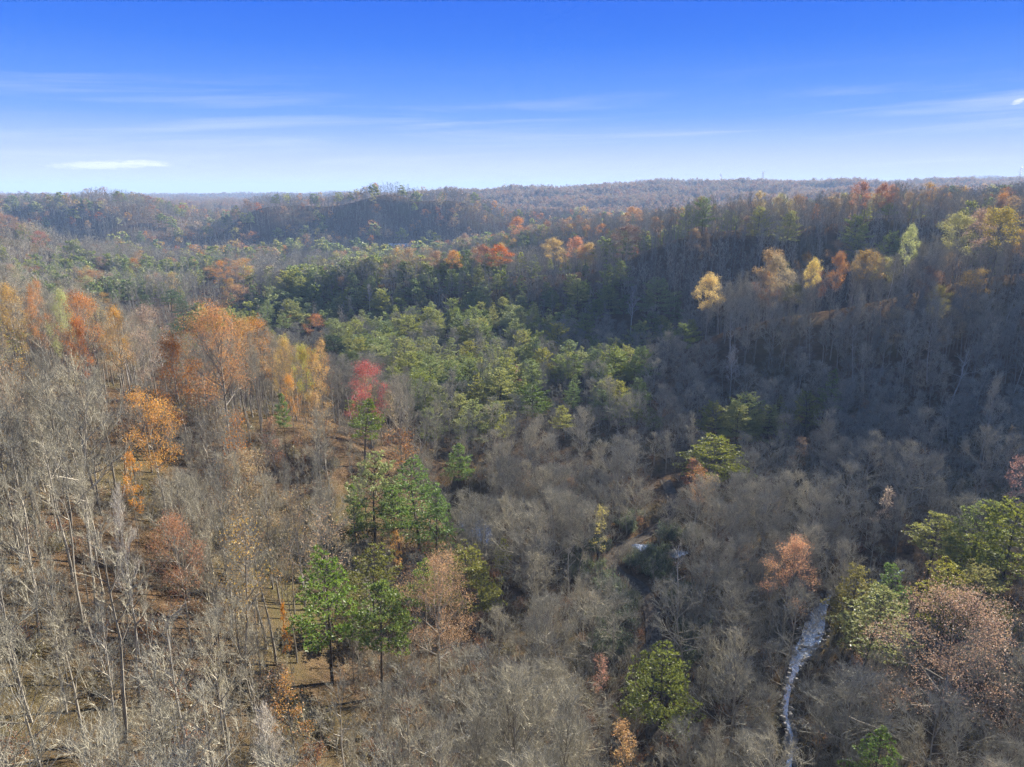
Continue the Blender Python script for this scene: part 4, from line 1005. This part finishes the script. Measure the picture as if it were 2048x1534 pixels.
# brush and saplings under the near trees
for i in range(3): proto(cu, [bush(300 + i, 2.0 + .5 * i, 1.7, 10, 0, tw=.028)[0]])
for i in range(2): proto(cu, list(bush(310 + i, 1.6, 1.5, 8, 5, .2)), ((.27, .15, .07), (.18, .15, .06))[i])
for i in range(2): proto(cu, list(bare_tree(320 + i, H=6, c0=.15, spread=1.5, nl=9, e0=35, e1=75, r0=.06, sub=4, twigs=3, tw=.022)))
bx_, by_ = [], []
for s, a, b in ((1.8, 20, 130), (3.2, 130, 260)):
    X, Y = jitter_grid(s, a, b, math.radians(58)); bx_.append(X); by_.append(Y)
bx_, by_ = np.concatenate(bx_), np.concatenate(by_)
ok = (vnoise(bx_ / 9, by_ / 9, 41) > -.22)
hb = height(bx_, by_)
ok &= ~((hb > 15) & (bx_ < 0) & (vnoise(bx_ / 9, by_ / 9, 42) < -.14))
for poly, half in ((CREEK, 2.4), (TRACK, 1.8), (POND, 3)): ok &= seg_dist(bx_, by_, poly)[0] > half
for x, y, _ in POOLS: ok &= np.hypot(bx_ - x, by_ - y) > 2.6
bx_, by_, hb = bx_[ok], by_[ok], hb[ok]
nb = len(bx_); s_ = R.uniform(.6, 1.3, nb)
mass("undergrowth", "brown brush and thin saplings on the forest floor", cu, np.stack([bx_, by_, hb], 1), R.choice(7, nb, p=[.2, .2, .16, .1, .1, .12, .12]).astype(np.int32), np.stack([s_, s_, s_ * R.uniform(.8, 1.2, nb)], 1), R.uniform(0, 6.28, nb))

# ---------------------------------------------------------------- evergreen shrubs crowding the track
SHR = []
rs_ = random.Random(9)
for p0, p1 in zip(TRACK[1:9], TRACK[2:10]):
    t = Vector((p1[0] - p0[0], p1[1] - p0[1])); nrm = Vector((t.y, -t.x)).normalized()
    for k in range(13):
        q = Vector(p0[:2]).lerp(Vector(p1[:2]), rs_.random()) + nrm * rs_.choice((-1, 1)) * rs_.uniform(3.6, 9.5)
        P_ = np.array([q.x]), np.array([q.y])
        if seg_dist(*P_, CREEK)[0][0] < 3.5 or seg_dist(*P_, TRACK)[0][0] < 3.3: continue
        if min(math.hypot(q.x - a, q.y - b) for a, b, _ in POOLS) < 3.4: continue
        SHR.append((q.x, q.y))
for i, (x, y) in enumerate(SHR):
    d, _z = seg_dist(np.array([x]), np.array([y]), TRACK)
    side_ = "left" if x < np.interp(y, [p[1] for p in TRACK], [p[0] for p in TRACK]) else "right"
    part_ = "lower straight" if y < 112 else "bend" if y < 128 else "upper end"
    add_tree('shrub', i, x, y, rs_.uniform(1.8, 3.4), rs_.uniform(3.2, 5), ((.10, .13, .06), (.13, .155, .07), (.08, .11, .055))[i % 3],
             "dark evergreen shrub %s of the %s of the dirt track" % (side_, part_), "evergreen shrubs along the dirt track")
# pale leaning snag and fallen trunks in the foreground
def log(name, cat, lab, a, b, r0, r1, m, branches=6, seed=0):
    rng = random.Random(seed); B = Buf(); C = Buf()
    root = bpy.data.objects.new(name, None); link(root); root.location = a; tag(root, lab, cat)
    d = Vector(b) - Vector(a); pts = [d * t + Vector((0, 0, math.sin(t * 3.1) * .15)) for t in np.linspace(0, 1, 6)]
    B.tube(pts, list(np.linspace(r0, r1, 6)), 7)
    for k in range(branches):
        q, dd = along(pts, rng.uniform(.45, 1)); bp = curve(q, side(dd, rng, .7) + Vector((0, 0, .3)), rng.uniform(1, 2.6), 3, .1, .15, rng); C.tube(bp, [.06, .045, .03, .012], 4, False)
        for j in range(5):
            w, wd = along(bp, rng.uniform(.3, 1)); C.blade(w, w + side(wd, rng, .7) * rng.uniform(.4, 1), .03, rng)
    obj("trunk", B.mesh("log_trunk", m), root)
    if branches: obj("branches", C.mesh("log_branches", M_TWIGP), root)
def gz(x, y, up): return (x, y, h1(x, y) + up)
log("leaning_snag", "dead tree", "pale broken trunk leaning between the creek and the huge pinkish oak", gz(50.5, 80, -.3), gz(48.6, 81.0, 6.5), .2, .1, M_PALE, 0)
log("fallen_tree", "fallen tree", "pale fallen tree with bare limbs lying at the bottom centre", gz(-4, 70, .35), gz(-9.5, 62, .6), .28, .1, M_PALE, 9, 3)
log("fallen_tree", "fallen tree", "thin fallen trunk lying across the creek", gz(45.5, 99, .5), gz(51.5, 97, .9), .14, .06, M_PALE, 5, 4)

def pm(name, v, f, m, parent):
    me = bpy.data.meshes.new(name); me.from_pydata(v, [], f); me.materials.append(m); me.update(); return obj(name, me, parent)
rg = random.Random(77); v, f = [], []
ln = smooth_line(CREEK)
for k in range(260):
    j = rg.randrange(4, 46); p = ln[j].lerp(ln[j + 1], rg.random()); t = (ln[j + 1] - ln[j]).normalized(); s = Vector((t.y, -t.x, 0))
    wd = .5 + 1.3 * math.exp(-((j / (len(ln) - 1) - .44) / .1) ** 2); q = p + s * rg.choice((-1, 1)) * wd * rg.uniform(.55, 1.5); r = rg.uniform(.12, .42)
    i = len(v); z0 = p.z - .42
    for a in range(6):
        an = a * 1.047; rr_ = r * rg.uniform(.7, 1.3); v.append((q.x + math.cos(an) * rr_, q.y + math.sin(an) * rr_, z0))
    for a in range(6):
        an = a * 1.047 + .2; rr_ = r * rg.uniform(.45, .8); v.append((q.x + math.cos(an) * rr_, q.y + math.sin(an) * rr_, z0 + r * rg.uniform(.7, 1.1)))
    f += [(i + a, i + (a + 1) % 6, i + 6 + (a + 1) % 6, i + 6 + a) for a in range(6)] + [tuple(i + 6 + a for a in range(6))]
M_STONE = plain("creek_stone", (.24, .22, .19), .8)
tag(pm("creek_gravel", v, f, M_STONE, None), "grey stones and gravel along the edges of the creek", kind='stuff')

# ---------------------------------------------------------------- far barn, farmhouse and masts
def box(bm_v, bm_f, x0, x1, y0, y1, z0, z1):
    i = len(bm_v); bm_v += [(x, y, z) for z in (z0, z1) for x, y in ((x0, y0), (x1, y0), (x1, y1), (x0, y1))]
    bm_f += [(i, i + 3, i + 2, i + 1), (i + 4, i + 5, i + 6, i + 7)] + [(i + k, i + (k + 1) % 4, i + 4 + (k + 1) % 4, i + 4 + k) for k in range(4)]
M_ROOF = plain("metal_roof", (.78, .80, .82), .35); M_WALLP = plain("painted_boards", (.62, .60, .56), .7); M_DOOR = plain("dark_door", (.12, .1, .09), .7); M_MAST = plain("mast_metal", (.74, .72, .62), .5)
def house(name, cat, lab, x, y, wd, dp, ht, rise, rot):
    root = bpy.data.objects.new(name, None); link(root); root.location = (x, y, h1(x, y) - .3); root.rotation_euler = (0, 0, rot); tag(root, lab, cat)
    w, d = wd / 2, dp / 2
    v, f = [], []; box(v, f, -w, w, -d, d, 0, ht)
    i = len(v); v += [(-w, -d, ht), (-w, d, ht), (-w, 0, ht + rise), (w, -d, ht), (w, d, ht), (w, 0, ht + rise)]; f += [(i, i + 2, i + 1), (i + 3, i + 4, i + 5)]
    pm("wall", v, f, M_WALLP, root)
    o_, t = .6, .18; v, f = [], []
    k = rise / d
    for s in (-1, 1):
        i = len(v); e = d + o_
        v += [(-w - o_, s * e, ht - o_ * k + .03), (w + o_, s * e, ht - o_ * k + .03), (w + o_, 0, ht + rise + .03), (-w - o_, 0, ht + rise + .03)]
        v += [(a, b, c + t) for a, b, c in v[-4:]]
        f += [(i, i + 1, i + 2, i + 3), (i + 7, i + 6, i + 5, i + 4)] + [(i + q, i + 4 + q, i + 4 + (q + 1) % 4, i + (q + 1) % 4) for q in range(4)]
    pm("roof", v, f, M_ROOF, root)
    v, f = [], []; box(v, f, -2, 2, -d - .08, -d + .05, .3, ht * .8); pm("door", v, f, M_DOOR, root)
    for sx in (-.6, .6):
        v, f = [], []; box(v, f, w * sx - .8, w * sx + .8, -d - .06, -d + .05, 1.2, 2.6); pm("window", v, f, M_DOOR, root)
for hx, hy, args in BUILDINGS: house(*args[:3], hx, hy, *args[3:])
def mast(lab, x, y, ht, wd):
    root = bpy.data.objects.new("radio_mast", None); link(root); root.location = (x, y, h1(x, y)); tag(root, lab, "mast", "masts on the far ridge")
    up = [Vector((sx * wd * .5, sy * wd * .5, -1)) for sx, sy in ((1, 1), (-1, 1), (-1, -1), (1, -1))]
    top = [Vector((p.x * .35, p.y * .35, ht)) for p in up]
    for a, b in zip(up, top):
        B = Buf(); B.tube([a, b], [.42, .3], 4); obj("leg", B.mesh("mast_leg", M_MAST), root)
    B = Buf()
    for k in range(9):
        t0, t1 = k / 9, (k + 1) / 9
        for q in range(4):
            a = up[q].lerp(top[q], t0); b = up[(q + 1) % 4].lerp(top[(q + 1) % 4], t1); B.tube([a, b], [.2, .2], 3)
            a = up[q].lerp(top[q], t1); B.tube([a, b], [.2, .2], 3)
    obj("bracing", B.mesh("mast_bracing", M_MAST), root)
    B = Buf()
    for z in (.8, .95): B.tube([Vector((-wd * .9, 0, ht * z)), Vector((wd * .9, 0, ht * z))], [.25, .25], 4)
    B.tube([Vector((0, 0, ht)), Vector((0, 0, ht * 1.12))], [.25, .12], 4)
    obj("crossarm", B.mesh("mast_crossarm", M_MAST), root)
for a in MASTS: mast(*a)

# ---------------------------------------------------------------- the air
v, f = [], []; box(v, f, -9600, 9600, -2000, 9700, -14, 185)
m = mat("haze_air"); b = NB(m)
pv = b.n('ShaderNodeVolumePrincipled', {'Color': (0.41, 0.60, 0.95, 1), 'Density': HAZE, 'Anisotropy': 0.0})
b.set([nd for nd in [b.n('ShaderNodeOutputMaterial')]][0].inputs['Volume'], pv.outputs[0])
hz = pm("haze", v, f, m, None); tag(hz, "thin blue haze in the valley air", kind='stuff')
